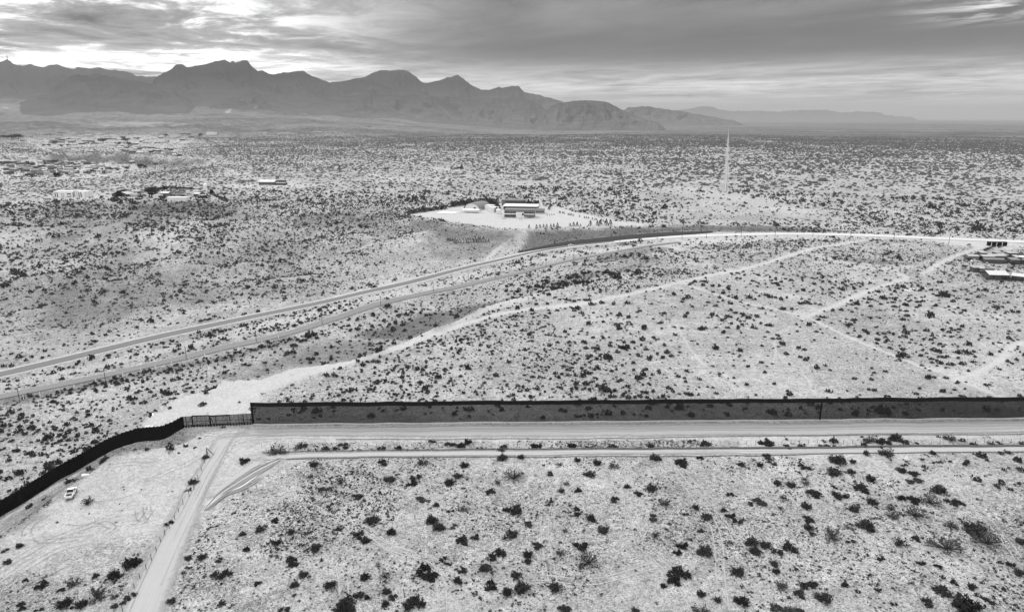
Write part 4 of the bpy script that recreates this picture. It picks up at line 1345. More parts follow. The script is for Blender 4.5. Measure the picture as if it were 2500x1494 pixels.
OPEN = {('B', 365, 392), ('B', 1155, 500), ('B', 420, 595), ('B', 625, 625), ('B', 1425, 805), ('C', 1128, 765), ('C', 452, 1090), ('C', 800, 520), ('C', 380, 758), ('D', 970, 440), ('D', 1070, 1030), ('D', 285, 800),
        ('D', 1005, 800), ('D', 1400, 915), ('D', 290, 1310), ('A', 580, 758), ('A', 480, 1290), ('A', 635, 1375), ('C', 445, 515), ('D', 610, 980), ('A', 1595, 1), ('C', 1075, 978), ('D', 1015, 850), ('C', 1560, 1025)}
SPIKY = {('D', 1260, 750), ('D', 1160, 838), ('D', 1370, 1045), ('D', 1635, 1010), ('C', 635, 1140), ('B', 1750, 588), ('D', 730, 925), ('B', 910, 1242), ('C', 1370, 1478), ('B', 205, 425), ('D', 1395, 348), ('D', 870, 355)}
items = []
for reg, u0, txt in (('A', 0, BUSH_A), ('B', 600, BUSH_B), ('C', 1200, BUSH_C), ('D', 1800, BUSH_D)):
    for t in txt.split():
        X_, Y_, W_ = map(float, t.split(','))
        k = (reg, int(X_), int(Y_))
        kind = 'open' if k in OPEN else 'spiky' if k in SPIKY else None
        items.append([u0 + X_ / ZOOM, 940 + Y_ / ZOOM, W_ / ZOOM, kind])
items = items[:292]
meshes = {'dense': [bush_mesh(s, 'dense') for s in (1, 2, 3, 4)], 'open': [bush_mesh(s, 'open') for s in (11, 12)], 'low': [bush_mesh(s, 'low') for s in (21, 22)],
          'cluster': [bush_mesh(s, 'cluster') for s in (31, 32, 33)], 'spiky': [bush_mesh(s, 'spiky') for s in (41, 42)]}
ORD = ['first', 'second', 'third', 'fourth', 'fifth', 'sixth', 'seventh', 'eighth', 'ninth', 'tenth', 'eleventh', 'twelfth', 'thirteenth', 'fourteenth', 'fifteenth', 'sixteenth', 'seventeenth', 'eighteenth', 'nineteenth']
TENS = {2: 'twent', 3: 'thirt', 4: 'fort', 5: 'fift', 6: 'sixt', 7: 'sevent'}


def ordinal(n):
    if n < 20:
        return ORD[n - 1]
    t, o_ = divmod(n, 10)
    return TENS[t] + 'ieth' if o_ == 0 else TENS[t] + 'y-' + ORD[o_ - 1]


def zone(u, v):
    if u < 525 and v > 1100 and u < 525 - (v - 1100) * 0.42 + 60:
        return 'left of the dirt road' if v < 1380 else 'in the bottom left corner'
    if v < 1100:
        return 'between the two border roads'
    if v < 1150:
        return 'just below the border roads'
    if v < 1205:
        return 'in the second foreground row'
    if v < 1260:
        return 'in the third foreground row'
    if v < 1315:
        return 'in the middle foreground row'
    if v < 1375:
        return 'in the fifth foreground row'
    if v < 1430:
        return 'in the last full row'
    return 'along the bottom edge'


byz = {}
KEEP_BUSH = []
for it in items:
    byz.setdefault(zone(it[0], it[1]), []).append(it)
bcount = 0
for zn, its in byz.items():
    its.sort(key=lambda q: q[0])
    for k, (u, v, w, kind) in enumerate(its):
        x, y, z = at(u, v + w * 0.16)
        dist = math.sqrt(x * x + y * y + (HC - z) ** 2)
        wm = w / F * dist * 0.86
        if kind is None:
            kind = random.choice(['dense', 'dense', 'dense', 'cluster', 'cluster', 'low'] if w > 20 else ['dense', 'dense', 'cluster', 'low', 'open'])
        size = 'broad' if w > 36 else 'large' if w > 28 else 'medium' if w > 20 else 'small'
        look = {'dense': 'round dark leafy bush', 'open': 'open twiggy bush', 'low': 'low spreading dark bush', 'cluster': 'clumped dark bush', 'spiky': 'spiky bush'}[kind]
        bcount += 1
        o = bpy.data.objects.new({'open': 'thorn_bush', 'spiky': 'ocotillo_bush'}.get(kind, 'creosote_bush'), random.choice(meshes[kind]))
        col.objects.link(o)
        o.location = (x, y, z - 0.05)
        o.rotation_euler = (0, 0, random.uniform(0, 6.28))
        s_ = wm / 2 * 1.38
        o.scale = (s_, s_ * random.uniform(0.85, 1.1), s_ * random.uniform(0.85, 1.2))
        tag(o, f'{size} {look}, {ordinal(k + 1)} from left {zn}'.replace('many-stemmed ', ''), 'bush', 'desert bushes scattered over the foreground sand')
        KEEP.append((x, y, wm * 0.4))
        KEEP_BUSH.append((x, y, wm))
print('near bushes', bcount)

# ------------------------------------------------------------------ utility poles beside the valley road
POLES = [(49, 983), (258, 931), (455, 875), (626, 834), (787, 792), (930, 747), (1058, 712), (1143, 684), (1209, 680), (1333, 653), (1401, 637), (1513, 600), (1604, 585), (1665, 582), (1724, 581), (1809, 580), (1892, 578), (1984, 579), (2076, 583), (2182, 586), (2316, 596)]
for i, (u, v) in enumerate(POLES):
    x, y, z = at(u, v)
    h = 6.4 if v > 640 else 8.0
    nxt = at(*POLES[min(i + 1, len(POLES) - 1)]) if i < len(POLES) - 1 else at(*POLES[i - 1])
    a = math.atan2(nxt[1] - y, nxt[0] - x) + math.pi / 2
    p = empty('utility_pole', (x, y, z), a)
    MB().tube((0, 0, -0.4), (0, 0, h), 0.17, 0.12, 8).build('pole', MT['wood'], p)
    MB().box(-1.1, 1.1, -0.07, 0.07, h - 0.75, h - 0.58).build('crossarm', MT['wood'], p)
    ins = MB()
    for q in (-0.95, -0.4, 0.4, 0.95):
        ins.tube((q, 0, h - 0.58), (q, 0, h - 0.36), 0.05, n=5)
    ins.build('insulators', MT['wood'], p)
    tag(p, f'thin dark utility pole beside the valley roads, {ordinal(i + 1)} from the left', 'utility pole', 'utility poles along the valley road')

# ------------------------------------------------------------------ wire fence along the dirt road
FENCE_A = [(507, 1112), (512, 1098), (500, 1130), (493, 1150), (484, 1172), (474, 1195), (462, 1212), (447, 1232), (436, 1250), (427, 1268), (414, 1290), (402, 1306), (392, 1322), (382, 1345), (370, 1368), (357, 1390), (342, 1412), (328, 1436), (315, 1462), (300, 1492)]
P0 = at(*FENCE_A[0])
fe = empty('wire_fence', P0)
tag(fe, 'old wire fence of wooden posts along the dirt road, with a braced end post', 'fence')
tops = []
for i, (u, v) in enumerate([FENCE_A[0]] + FENCE_A[2:]):
    x, y, z = at(u, v)
    x, y, z = x - P0[0], y - P0[1], z - P0[2]
    hh = 1.5 * random.uniform(0.8, 1.15) if i else 2.3
    t = (x + random.uniform(-0.1, 0.1), y + random.uniform(-0.1, 0.1), z + hh)
    MB().tube((x, y, z - 0.2), t, 0.08 if i else 0.13, 0.06, 6).build('fence_post', MT['wood'], fe)
    tops.append((Vector((x, y, z)), Vector(t)))
br = at(522, 1110)
MB().tube(tops[0][1], (br[0] - P0[0], br[1] - P0[1], br[2] - P0[2]), 0.1, n=6).build('brace', MT['wood'], fe)
br = at(503, 1120)
MB().tube(tops[0][1], (br[0] - P0[0], br[1] - P0[1], br[2] - P0[2]), 0.09, n=6).build('brace', MT['wood'], fe)
wires = MB()
for (a0, a1), (b0, b1) in zip(tops[:-1], tops[1:]):
    for q in (0.35, 0.65, 0.92):
        wires.tube(a0.lerp(a1, q if a1.z - a0.z < 2 else q * 0.65), b0.lerp(b1, q), 0.013, n=3, caps=False)
wires.build('wire', MT['wood'], fe)

# posts of the wire fence between the two border roads
LF0 = at(560, 1092)
lf_ = empty('wire_fence', LF0)
tag(lf_, 'long low wire fence of thin stakes in the scrub strip between the two border roads', 'fence')
prev = None
wires = MB()
for k in range(90):
    u = 640 + k * 21.5
    v = 1094 - (u - 640) * 0.0072
    x, y, z = at(u, v)
    x, y, z = x - LF0[0], y - LF0[1], z - LF0[2]
    t = (x + random.uniform(-0.06, 0.06), y, z + 1.35)
    MB().tube((x, y, z - 0.2), t, 0.045, n=5).build('fence_post', MT['wood'], lf_)
    if prev:
        for q in (0.5, 0.95):
            wires.tube(Vector(prev[0]).lerp(Vector(prev[1]), q), Vector((x, y, z)).lerp(Vector(t), q), 0.01, n=3, caps=False)
    prev = ((x, y, z), t)
wires.build('wire', MT['wood'], lf_)

# white fence posts along the valley road (the light stakes)
for i, (u, v) in enumerate([(58, 975), (98, 967), (182, 949), (234, 935), (300, 920), (345, 908), (380, 901), (420, 892), (462, 882), (500, 872), (540, 864), (583, 856), (640, 840), (680, 828)]):
    x, y, z = at(u, v)
    o = MB().tube((0, 0, -0.2), (0, 0, 2.0), 0.14, 0.13, 6).build('marker_post', MT['white'])
    o.location = (x, y, z)
    tag(o, f'short white marker post beside the lower valley road, {ordinal(i + 1)} from the left', 'post', 'white posts below the valley road')

# the pale pipe lying on the bluff
a_, b_ = at(373, 1010), at(380, 1036)
o = MB().tube((0, 0, 0.25), (b_[0] - a_[0], b_[1] - a_[1], b_[2] - a_[2] + 0.25), 0.28, 0.5, 10).build('pipe', MT['white'])
o.location = a_
tag(o, 'white pipe lying on the bare bluff behind the steel wall', 'pipe')
x, y, z = at(364, 1043)
o = MB()
for q in range(5):
    o.box(-1.2 + q * 0.5, -0.8 + q * 0.5, -0.3 + 0.1 * (q % 2), 0.3, 0, 0.3 + 0.12 * (q % 3))
o = o.build('rubble_blocks', MT['white'])
o.location = (x, y, z)
tag(o, 'small heap of white blocks at the tip of the bluff', 'rubble')
x, y, z = at(209, 1163)
o = MB().tube((-0.9, 0, 0.3), (0.9, 0.3, 0.35), 0.45, 0.35, 8).build('boulder', MT['white'], smooth=True)
o.location = (x, y, z)
tag(o, 'pale boulder on the edge of the bare ground above the vehicle', 'rock')

# ------------------------------------------------------------------ vehicles
def wheelset(root, xs, half, r, tw):
    for xw in xs:
        for sgn in (-1, 1):
            t = MB().tube((xw, sgn * half - sgn * tw, r), (xw, sgn * half, r), r, n=14).build('wheel', MT['rubber'], root)
            MB().tube((xw, sgn * half, r), (xw, sgn * (half + 0.02), r), r * 0.55, n=10).build('rim', MT['chrome'], t)


def sedan(u, v, head, paint, label, group=None, s=1.0, cat='car', van=False):
    x, y, z = at(u, v)
    root = empty('parked_car' if group else 'car', (x, y, z + 0.05), head)
    root.scale = (s, s, s)
    L, W = 2.25, 0.88
    out = [(-L, 0.35), (-L, 0.75), (-L + 0.1, 0.92), (-1.5, 0.98), (-1.0, 1.02), (0.9, 0.98), (L - 0.2, 0.82), (L, 0.65), (L, 0.35)]
    if van:
        out = [(-L, 0.35), (-L, 1.0), (-L, 1.1), (-1.5, 1.15), (-1.0, 1.15), (1.2, 1.1), (L - 0.2, 0.95), (L, 0.75), (L, 0.35)]
    MB().prism(out, -W, W).build('body', MT[paint], root)
    top = 1.45 if not van else 1.75
    xb = -1.6 if not van else -2.1
    cab = MB()
    z0 = 0.99 if not van else 1.14
    b = [(xb, z0), (1.05, z0), (0.35, top), (xb + 0.55, top)]
    vs = [(p[0], -W * 0.9, p[1]) for p in b[:2]] + [(p[0], -W * 0.72, p[1]) for p in b[2:]] + [(p[0], W * 0.9, p[1]) for p in b[:2]] + [(p[0], W * 0.72, p[1]) for p in b[2:]]
    cab.add(vs, [(0, 1, 2, 3), (7, 6, 5, 4), (0, 4, 5, 1), (1, 5, 6, 2), (3, 2, 6, 7), (0, 3, 7, 4)])
    cab.build('windows', MT['glass'], root)
    MB().box(xb + 0.5, 0.4, -W * 0.74, W * 0.74, top - 0.01, top + 0.05).build('roof', MT[paint], root)
    wheelset(root, (-1.35, 1.4), W + 0.03, 0.33, 0.2)
    for sgn in (-1, 1):
        MB().box(L - 0.03, L + 0.02, sgn * 0.65 - 0.18, sgn * 0.65 + 0.18, 0.55, 0.7).build('headlight', MT['lamp'], root)
    tag(root, label, cat, group)
    KEEP.append((x, y, 3))
    return root


def heading(p, q):
    a, b = at(*p), at(*q)
    return math.atan2(b[1] - a[1], b[0] - a[0])


def pickup(u, v, head, label, s=1.0):
    x, y, z = at(u, v)
    t = empty('pickup_truck', (x, y, z + 0.12), head)
    t.scale = (s, s, s)
    W = 0.95
    MB().box(-2.6, 2.55, -0.8, 0.8, 0.38, 0.6).build('chassis', MT['rubber'], t)
    # bed with open top
    bed = MB()
    bed.box(-2.6, -0.55, -W, W, 0.55, 0.66)
    bed.box(-2.6, -0.55, -W, -W + 0.12, 0.66, 1.18).box(-2.6, -0.55, W - 0.12, W, 0.66, 1.18).box(-0.67, -0.55, -W + 0.12, W - 0.12, 0.66, 1.18)
    bed.build('bed', MT['carwhite'], t)
    MB().box(-2.45, -0.69, -W + 0.14, W - 0.14, 0.662, 0.70).build('bed_liner', MT['rubber'], t)
    tg = MB().box(-2.68, -2.602, -W + 0.03, W - 0.03, 0.6, 1.17).build('tailgate', MT['carwhite'], t)
    MB().box(-2.71, -2.682, -0.14, 0.14, 0.92, 1.02).build('handle', MT['rubber'], tg)
    for sgn in (-1, 1):
        MB().box(-2.70, -2.604, sgn * 0.9 - 0.06, sgn * 0.9 + 0.06, 0.75, 1.12).build('tail_light', MT['cargrey'], t)
    MB().box(-2.86, -2.69, -W + 0.05, W - 0.05, 0.42, 0.58).build('bumper', MT['chrome'], t)
    body = MB().prism([(-0.54, 0.5), (-0.54, 1.15), (1.15, 1.15), (1.3, 1.12), (2.5, 1.02), (2.6, 0.9), (2.6, 0.5)], -W, W)
    body.build('body', MT['carwhite'], t)
    cab = MB()
    vs = []
    for sgn in (-1, 1):
        vs += [(-0.5, sgn * 0.9, 1.152), (1.2, sgn * 0.9, 1.152), (0.5, sgn * 0.74, 1.8), (-0.38, sgn * 0.74, 1.8)]
    cab.add(vs, [(0, 1, 2, 3), (7, 6, 5, 4), (0, 4, 5, 1), (1, 5, 6, 2), (3, 2, 6, 7), (0, 3, 7, 4)])
    cab.build('windows', MT['glass'], t)
    MB().box(-0.42, 0.52, -0.77, 0.77, 1.79, 1.87).build('roof', MT['carwhite'], t)
    MB().box(-0.5, -0.36, -0.8, 0.8, 1.83, 1.93).build('roof_rack', MT['rubber'], t)
    pil = MB()
    for sgn in (-1, 1):
        for xa, xb2 in ((-0.52, -0.40), (0.22, 0.22)):
            pil.tube((xa, sgn * 0.9, 1.15), (xb2, sgn * 0.77, 1.8), 0.06, n=4)
        pil.tube((1.2, sgn * 0.91, 1.15), (0.52, sgn * 0.76, 1.8), 0.05, n=4)
    pil.build('pillars', MT['carwhite'], t)
    for sgn in (-1, 1):
        MB().box(0.85, 1.0, sgn * 1.05 - 0.1, sgn * 1.05 + 0.1, 1.18, 1.38).build('mirror', MT['rubber'], t)
        MB().box(2.58, 2.63, sgn * 0.7 - 0.18, sgn * 0.7 + 0.18, 0.75, 0.93).build('headlight', MT['lamp'], t)
    wheelset(t, (-1.75, 1.75), W + 0.04, 0.39, 0.26)
    tag(t, label, 'pickup truck')
    KEEP.append((x, y, 4))
    return t


pickup(174.5, 1209, heading((170, 1218), (182, 1196)), 'white pickup truck with an open dark bed, parked on the bare ground near the bluff', 0.9)
sedan(1394, 601, heading((1380, 602.5), (1410, 598.5)), 'carwhite', 'white car driving on the valley highway below the dark shaded bank')
sedan(913, 702, heading((900, 704.5), (926, 698.5)), 'carblack', 'black car driving on the valley highway, left of the white one')


# ------------------------------------------------------------------ buildings
def building(name, u, v, w, d, h, rz, wallm, roofm, label, cat='house', group=None, kind='flat', over=0.25, rise=0.9, bands=None, wins=None, doors=0, keep=True):
    """u, v: photo pixel of the middle of the front foot; local x along the front, +y away"""
    x, y, z = at(u, v)
    rz = math.radians(rz)
    b = empty(name, (x, y, z), rz)
    zlo = min(float(H(x + math.cos(rz) * sx * w / 2 - math.sin(rz) * sy * d, y + math.sin(rz) * sx * w / 2 + math.cos(rz) * sy * d)) for sx in (-1, 1) for sy in (0, 1)) - z - 0.3
    MB().box(-w / 2, w / 2, 0, d, zlo, h).build('wall', MT[wallm], b)
    if kind == 'flat':
        r = MB().box(-w / 2 - over, w / 2 + over, -over, d + over, h + 0.003, h + 0.28)
    elif kind == 'gable':
        r = MB()
        for dz in (0, 0.14):
            pass
        o_ = over
        vs = [(-w / 2 - o_, -o_, h - 0.05), (w / 2 + o_, -o_, h - 0.05), (w / 2 + o_, d / 2, h + rise), (-w / 2 - o_, d / 2, h + rise), (w / 2 + o_, d + o_, h - 0.05), (-w / 2 - o_, d + o_, h - 0.05)]
        vs += [(a, b_2, c + 0.16) for a, b_2, c in vs]
        r.add(vs, [(0, 3, 2, 1), (3, 5, 4, 2), (6, 7, 8, 9), (9, 8, 10, 11), (0, 1, 7, 6), (5, 11, 10, 4), (0, 6, 9, 3), (3, 9, 11, 5), (1, 2, 8, 7), (2, 4, 10, 8)])
        MB().add([(-w / 2, 0.01, h), (-w / 2, d - 0.01, h), (-w / 2, d / 2, h + rise - 0.05), (w / 2, 0.01, h), (w / 2, d - 0.01, h), (w / 2, d / 2, h + rise - 0.05)], [(0, 2, 1), (3, 4, 5)]).build('gable', MT[wallm], b)
    elif kind == 'shed':
        r = MB().add([(-w / 2 - over, -over, h - 0.1), (w / 2 + over, -over, h - 0.1), (w / 2 + over, d + over, h + rise), (-w / 2 - over, d + over, h + rise)] +
                     [(-w / 2 - over, -over, h + 0.05), (w / 2 + over, -over, h + 0.05), (w / 2 + over, d + over, h + rise + 0.15), (-w / 2 - over, d + over, h + rise + 0.15)],
                     [(0, 3, 2, 1), (4, 5, 6, 7), (0, 1, 5, 4), (1, 2, 6, 5), (2, 3, 7, 6), (3, 0, 4, 7)])
    elif kind == 'hip':
        o_ = over
        k = d * 0.45
        vs = [(-w / 2 - o_, -o_, h), (w / 2 + o_, -o_, h), (w / 2 + o_, d + o_, h), (-w / 2 - o_, d + o_, h), (-w / 2 + k, d / 2, h + rise), (w / 2 - k, d / 2, h + rise)]
        r = MB().add(vs, [(0, 3, 2, 1), (0, 1, 5, 4), (1, 2, 5), (2, 3, 4, 5), (3, 0, 4)])
    r.build('roof', MT[roofm], b)
    for (x0, x1, z0, z1) in wins or []:
        f = MB().box(x0 * w - w / 2, x1 * w - w / 2, -0.06, -0.003, z0 * h, z1 * h).build('window', MT['glass'], b)
    if doors:
        MB().box(w * 0.08, w * 0.08 + 1.0, -0.07, -0.003, 0, 2.1).build('door', MT['darkwall'], b)
    tag(b, label, cat, group)
    if keep:
        c_ = (x - math.sin(rz) * d / 2, y + math.cos(rz) * d / 2)
        KEEP.append((c_[0], c_[1], max(w, d) * 0.55))
    return b


def m_per_px(v):
    return at(1250, v)[1] / F * 1.02


# --- the school -------------------------------------------------------
MPP = m_per_px(532)


def row(n, z0, z1, a=0.02, b=0.98, gap=0.25):
    k = (b - a) / n
    return [(a + i * k + k * gap / 2, a + (i + 1) * k - k * gap / 2, z0, z1) for i in range(n)]


sb = building('school_building', 1268, 531.5, 72 * MPP, 11, 7.2, -7, 'greywall', 'greyroof', 'two-storey school block with white floor bands, nearest of the school buildings', 'school building', wins=row(11, 0.58, 0.78, 0.0, 1.0) + row(11, 0.12, 0.34, 0.0, 0.42))
w_ = 72 * MPP
MB().box(-w_ / 2 - 0.1, w_ / 2, -0.35, -0.062, 2.9, 3.9).build('floor_band', MT['whitewall'], sb)
MB().box(-w_ / 2 - 0.1, w_ / 2, -0.3, -0.062, 5.75, 6.0).build('floor_band', MT['palewall'], sb)
MB().box(-w_ / 2 - 0.12, -w_ / 2 - 0.003, -0.2, 11.1, 0, 7.1).build('end_wall', MT['darkwall'], sb)
MB().box(-w_ * 0.10, w_ * 0.16, -3.2, -0.36, 0, 5.2).build('entrance_block', MT['whitewall'], sb)
MB().box(w_ * 0.10, w_ * 0.155, -3.26, -3.205, 2.6, 4.6).build('window', MT['glass'], sb)
building('school_hall', 1270, 512.5, 88 * MPP, 20, 3.4, -7, 'darkwall', 'whitewall', 'long school hall under a bright white flat roof, behind the two-storey block', 'school building', over=0.8, wins=row(10, 0.2, 0.75))
sb2 = building('school_building', 1254, 503, 62 * MPP * 1.05, 10, 6.0, -5, 'greywall', 'greyroof', 'grey two-storey school block farthest back behind the white-roofed hall', 'school building', wins=row(9, 0.56, 0.8, 0.15) + row(9, 0.12, 0.4, 0.15))
building('school_annex', 1318, 522, 22 * MPP, 8, 4.0, -7, 'palewall', 'greyroof', 'small grey annex at the right end of the school', 'school building', wins=row(4, 0.3, 0.7))
building('school_annex', 1190, 512.5, 17 * MPP, 9, 4.2, -32, 'whitewall', 'whitewall', 'white box-shaped school annex beside the arched hall, nearer the hall', 'school building', wins=[(0.75, 0.9, 0.1, 0.5)])
building('school_annex', 1199, 518, 17 * MPP, 9, 4.4, -32, 'whitewall', 'whitewall', 'white box-shaped school annex in front of its twin, with one small dark window', 'school building', wins=[(0.8, 0.88, 0.4, 0.6)])
building('school_annex', 1216, 523, 10 * MPP, 6, 4.0, -7, 'whitewall', 'whitewall', 'low white wing touching the left end of the two-storey school block', 'school building')

# arched gymnasium
gx_, gy_, gz_ = at(1152, 513)
gym = empty('arched_hall', (gx_, gy_, gz_), math.radians(-28))
wA, dA, hA = 19.0, 22.0, 7.2
arc = [(-wA / 2, 1.0)] + [(-wA / 2 * math.cos(t), 1.0 + (hA - 1.0) * math.sin(t)) for t in np.linspace(0.12, math.pi - 0.12, 13)] + [(wA / 2, 1.0)]
rf = MB()
vs = [(x, yy, z) for yy in (-0.5, dA + 0.5) for x, z in arc]
n_ = len(arc)
rf.add(vs, [(i, i + 1, n_ + i + 1, n_ + i) for i in range(n_ - 1)])
vs2 = [(x * 0.97, yy, z - 0.25) for yy in (-0.5, dA + 0.5) for x, z in arc]
rf.add(vs2, [(n_ + i, n_ + i + 1, i + 1, i) for i in range(n_ - 1)])
rf.build('arched_roof', MT['greyroof'], gym)
MB().add([(x * 0.96, 0.4, z - 0.3) for x, z in arc] + [(wA / 2 * 0.96, 0.4, -0.5), (-wA / 2 * 0.96, 0.4, -0.5)], [tuple(range(n_ + 2))]).build('end_wall', MT['whitewall'], gym)
MB().box(-wA / 2, wA / 2, 0.6, dA, -1, 0.95).build('side_wall', MT['palewall'], gym)
MB().box(2, 4.4, 0.3, 0.398, 1.5, 2.8).build('window', MT['glass'], gym)
tag(gym, 'hall with a curved grey roof and white end wall beside the school', 'hall')
KEEP.append((gx_, gy_ + 8, 16))
# pavilion
px_, py_, pz_ = at(1146, 520)
pv = empty('open_pavilion', (px_, py_, pz_), math.radians(-20))
MB().box(-9, 9, 0, 9, 2.7, 2.95).build('roof', MT['whitewall'], pv)
for sx in (-8.5, -3, 3, 8.5):
    for sy in (0.4, 8.6):
        MB().tube((sx, sy, -0.5), (sx, sy, 2.7), 0.14, n=6).build('post', MT['chrome'], pv)
tag(pv, 'open pavilion with a flat white roof on posts, before the arched hall', 'pavilion')
# paved court
ribbon('paved_court', None, 16, strip_material('white_concrete_court', 0.72, 0.08, 0.05), 0.15, 4, 3, world_pts=[at(1072, 519)[:2], at(1112, 521)[:2]])
for i, (u, v, pt, lab) in enumerate([(1231, 534.5, 'carwhite', 'white car parked at the left corner of the two-storey school block'), (1272, 536, 'carwhite', 'pale car parked before the white entrance block of the school'),
                                     (1283.5, 533, 'carwhite', 'white car in the row beside the school entrance, nearer the entrance'), (1294, 532.5, 'cargrey', 'grey car at the right end of the row beside the school entrance'),
                                     (1299, 530.5, 'carblack', 'dark car at the far right of the school car park')]):
    sedan(u, v, math.radians([5, -6, 50, 55, 20][i]), pt, lab, 'cars parked at the school', 1.0)

# --- the tall pale block and the ranch on the left ---------------------
MP2 = m_per_px(482)
wb = 78 * MP2
wb_b = building('apartment_block', 174, 482.5, wb, 12, 7.0, 3, 'whitewall', 'whitewall', 'white two-storey block with dark vertical window slots, on the far mesa edge', 'building', over=0.05,
                wins=[(0.03, 0.055, 0.1, 0.85), (0.09, 0.115, 0.1, 0.85), (0.22, 0.245, 0.5, 0.65), (0.27, 0.295, 0.5, 0.65), (0.22, 0.245, 0.12, 0.27), (0.27, 0.295, 0.12, 0.27), (0.39, 0.51, 0.5, 0.68), (0.38, 0.51, 0.12, 0.24),
                      (0.56, 0.59, 0.08, 0.8), (0.73, 0.755, 0.08, 0.8), (0.79, 0.815, 0.08, 0.8), (0.91, 0.93, 0.3, 0.8)])
MB().box(wb * 0.10, wb * 0.18, -1.0, 5, 0, 8.3).build('stair_tower', MT['whitewall'], wb_b)
MB().box(wb * 0.115, wb * 0.135, -1.06, -1.005, 0.8, 7.2).build('window', MT['glass'], wb_b)
MB().box(wb * 0.36, wb * 0.44, -1.5, -0.003, 0, 6.3).build('bay', MT['whitewall'], wb_b)

bx, by, bz = at(292, 480)
barn = empty('barn', (bx, by, bz), math.radians(-4))
MB().box(-9.5, 9.5, 0, 12, -1, 3.0).build('wall', MT['darkwall'], barn)
rfm = MB()
for sgn in (-1, 1):
    a, b = sgn * 10.5, sgn * 3.0
    rfm.add([(a, -0.6, 2.6), (b, -0.6, 5.2), (b, 12.6, 5.2), (a, 12.6, 2.6), (a, -0.6, 2.8), (b, -0.6, 5.4), (b, 12.6, 5.4), (a, 12.6, 2.8)], [(0, 1, 2, 3), (4, 7, 6, 5), (0, 4, 5, 1), (3, 2, 6, 7), (0, 3, 7, 4), (1, 5, 6, 2)])
rfm.build('roof', MT['metalroof'], barn)
MB().prism([(-3.6, 0), (-3.0, 5.3), (-1.6, 6.7), (0, 7.1), (1.6, 6.7), (3.0, 5.3), (3.6, 0)], -0.9, 12.5).build('arched_bay', MT['blacksteel'], barn)
tag(barn, 'barn with pale side roofs and a black arched centre bay, right of the white block', 'barn')
KEEP.append((bx, by + 6, 14))
building('ranch_house', 432, 492.5, 43 * MP2, 9, 4.4, 0, 'whitewall', 'whitewall', 'long low white ranch building with a row of small dark openings', 'house', wins=[(0.2, 0.24, 0.1, 0.4), (0.36, 0.40, 0.2, 0.4), (0.55, 0.58, 0.2, 0.35), (0.75, 0.78, 0.2, 0.35)])
building('ranch_house', 382, 486.5, 15 * MP2, 9, 4.6, 0, 'whitewall', 'palewall', 'small white box house below the tall dark ranch trees', 'house', wins=[(0.1, 0.16, 0.3, 0.5)])
building('ranch_house', 401, 479, 21 * MP2, 10, 3.4, 0, 'greywall', 'metalroof', 'ranch house with a pale sloping roof between the tall trees', 'house', kind='gable', rise=1.3)
building('ranch_shed', 480, 480, 14 * MP2, 8, 3.0, 0, 'darkwall', 'metalroof', 'shed with a white roof near the right end of the ranch', 'shed', kind='gable', rise=1.2)
building('ranch_shed', 491, 484, 17 * MP2, 7, 3.0, -3, 'darkwall', 'greyroof', 'long grey-roofed shed at the right end of the ranch', 'shed', kind='shed', rise=0.5)
building('ranch_shed', 326, 481, 18 * MP2, 6, 2.6, 0, 'palewall', 'metalroof', 'pale low shed between the barn and the tall trees', 'shed')
building('ranch_shed', 318, 486, 16 * MP2, 3, 1.6, 0, 'whitewall', 'whitewall', 'white garden wall below the barn', 'wall', over=0)
building('ranch_shed', 515, 474, 5 * MP2, 4, 5.2, 0, 'blacksteel', 'darkroof', 'narrow black hut beside the water tower', 'shed')
tx, ty, tz = at(502.5, 466)
wt = empty('water_tower', (tx, ty, tz))
MB().tube((0, 0, 5.2), (0, 0, 8.4), 2.2, n=18).tube((0, 0, 8.4), (0, 0, 9.1), 2.2, 0.3, 18).build('tank', MT['white'], wt)
for i in range(4):
    c, s = math.cos(i * 1.571 + 0.78), math.sin(i * 1.571 + 0.78)
    MB().tube((c * 2.6, s * 2.6, -0.3), (c * 1.8, s * 1.8, 5.2), 0.16, n=5).build('leg', MT['white'], wt)
tag(wt, 'white water tank on four legs at the ranch', 'water tower')
building('farm_building', 651, 452, 38 * m_per_px(450), 14, 4.2, -6, 'greywall', 'metalroof', 'broad farm building with a pale low gabled roof, standing alone beyond the ranch', 'building', kind='gable', rise=2.4, wins=row(5, 0.3, 0.6))
building('farm_shed', 684, 452.5, 24 * m_per_px(450), 8, 2.8, -6, 'darkwall', 'greyroof', 'dark low shed to the right of the lone farm building', 'shed', kind='gable', rise=0.8)
building('farm_shed', 683, 445.5, 22 * m_per_px(446), 8, 2.8, -4, 'darkwall', 'greyroof', 'dark shed behind the right side of the lone farm building', 'shed')
building('warehouse', 516, 330, 20 * m_per_px(330), 14, 6 * m_per_px(330) * 0.9, 0, 'whitewall', 'whitewall', 'white warehouse standing alone above the town', 'warehouse')
building('farm_hut', 838, 420, 7 * m_per_px(420), 6, 3, 0, 'palewall', 'metalroof', 'small white hut beside a lone tall tree on the plain', 'hut', kind='gable')
building('farm_hut', 1122, 412, 14 * m_per_px(412), 6, 3, 0, 'darkwall', 'greyroof', 'small dark farmstead far out on the plain', 'farm')
building('farm_hut', 1222, 420, 10 * m_per_px(420), 6, 2.6, 0, 'whitewall', 'whitewall', 'small white hut on the plain above the school', 'hut')

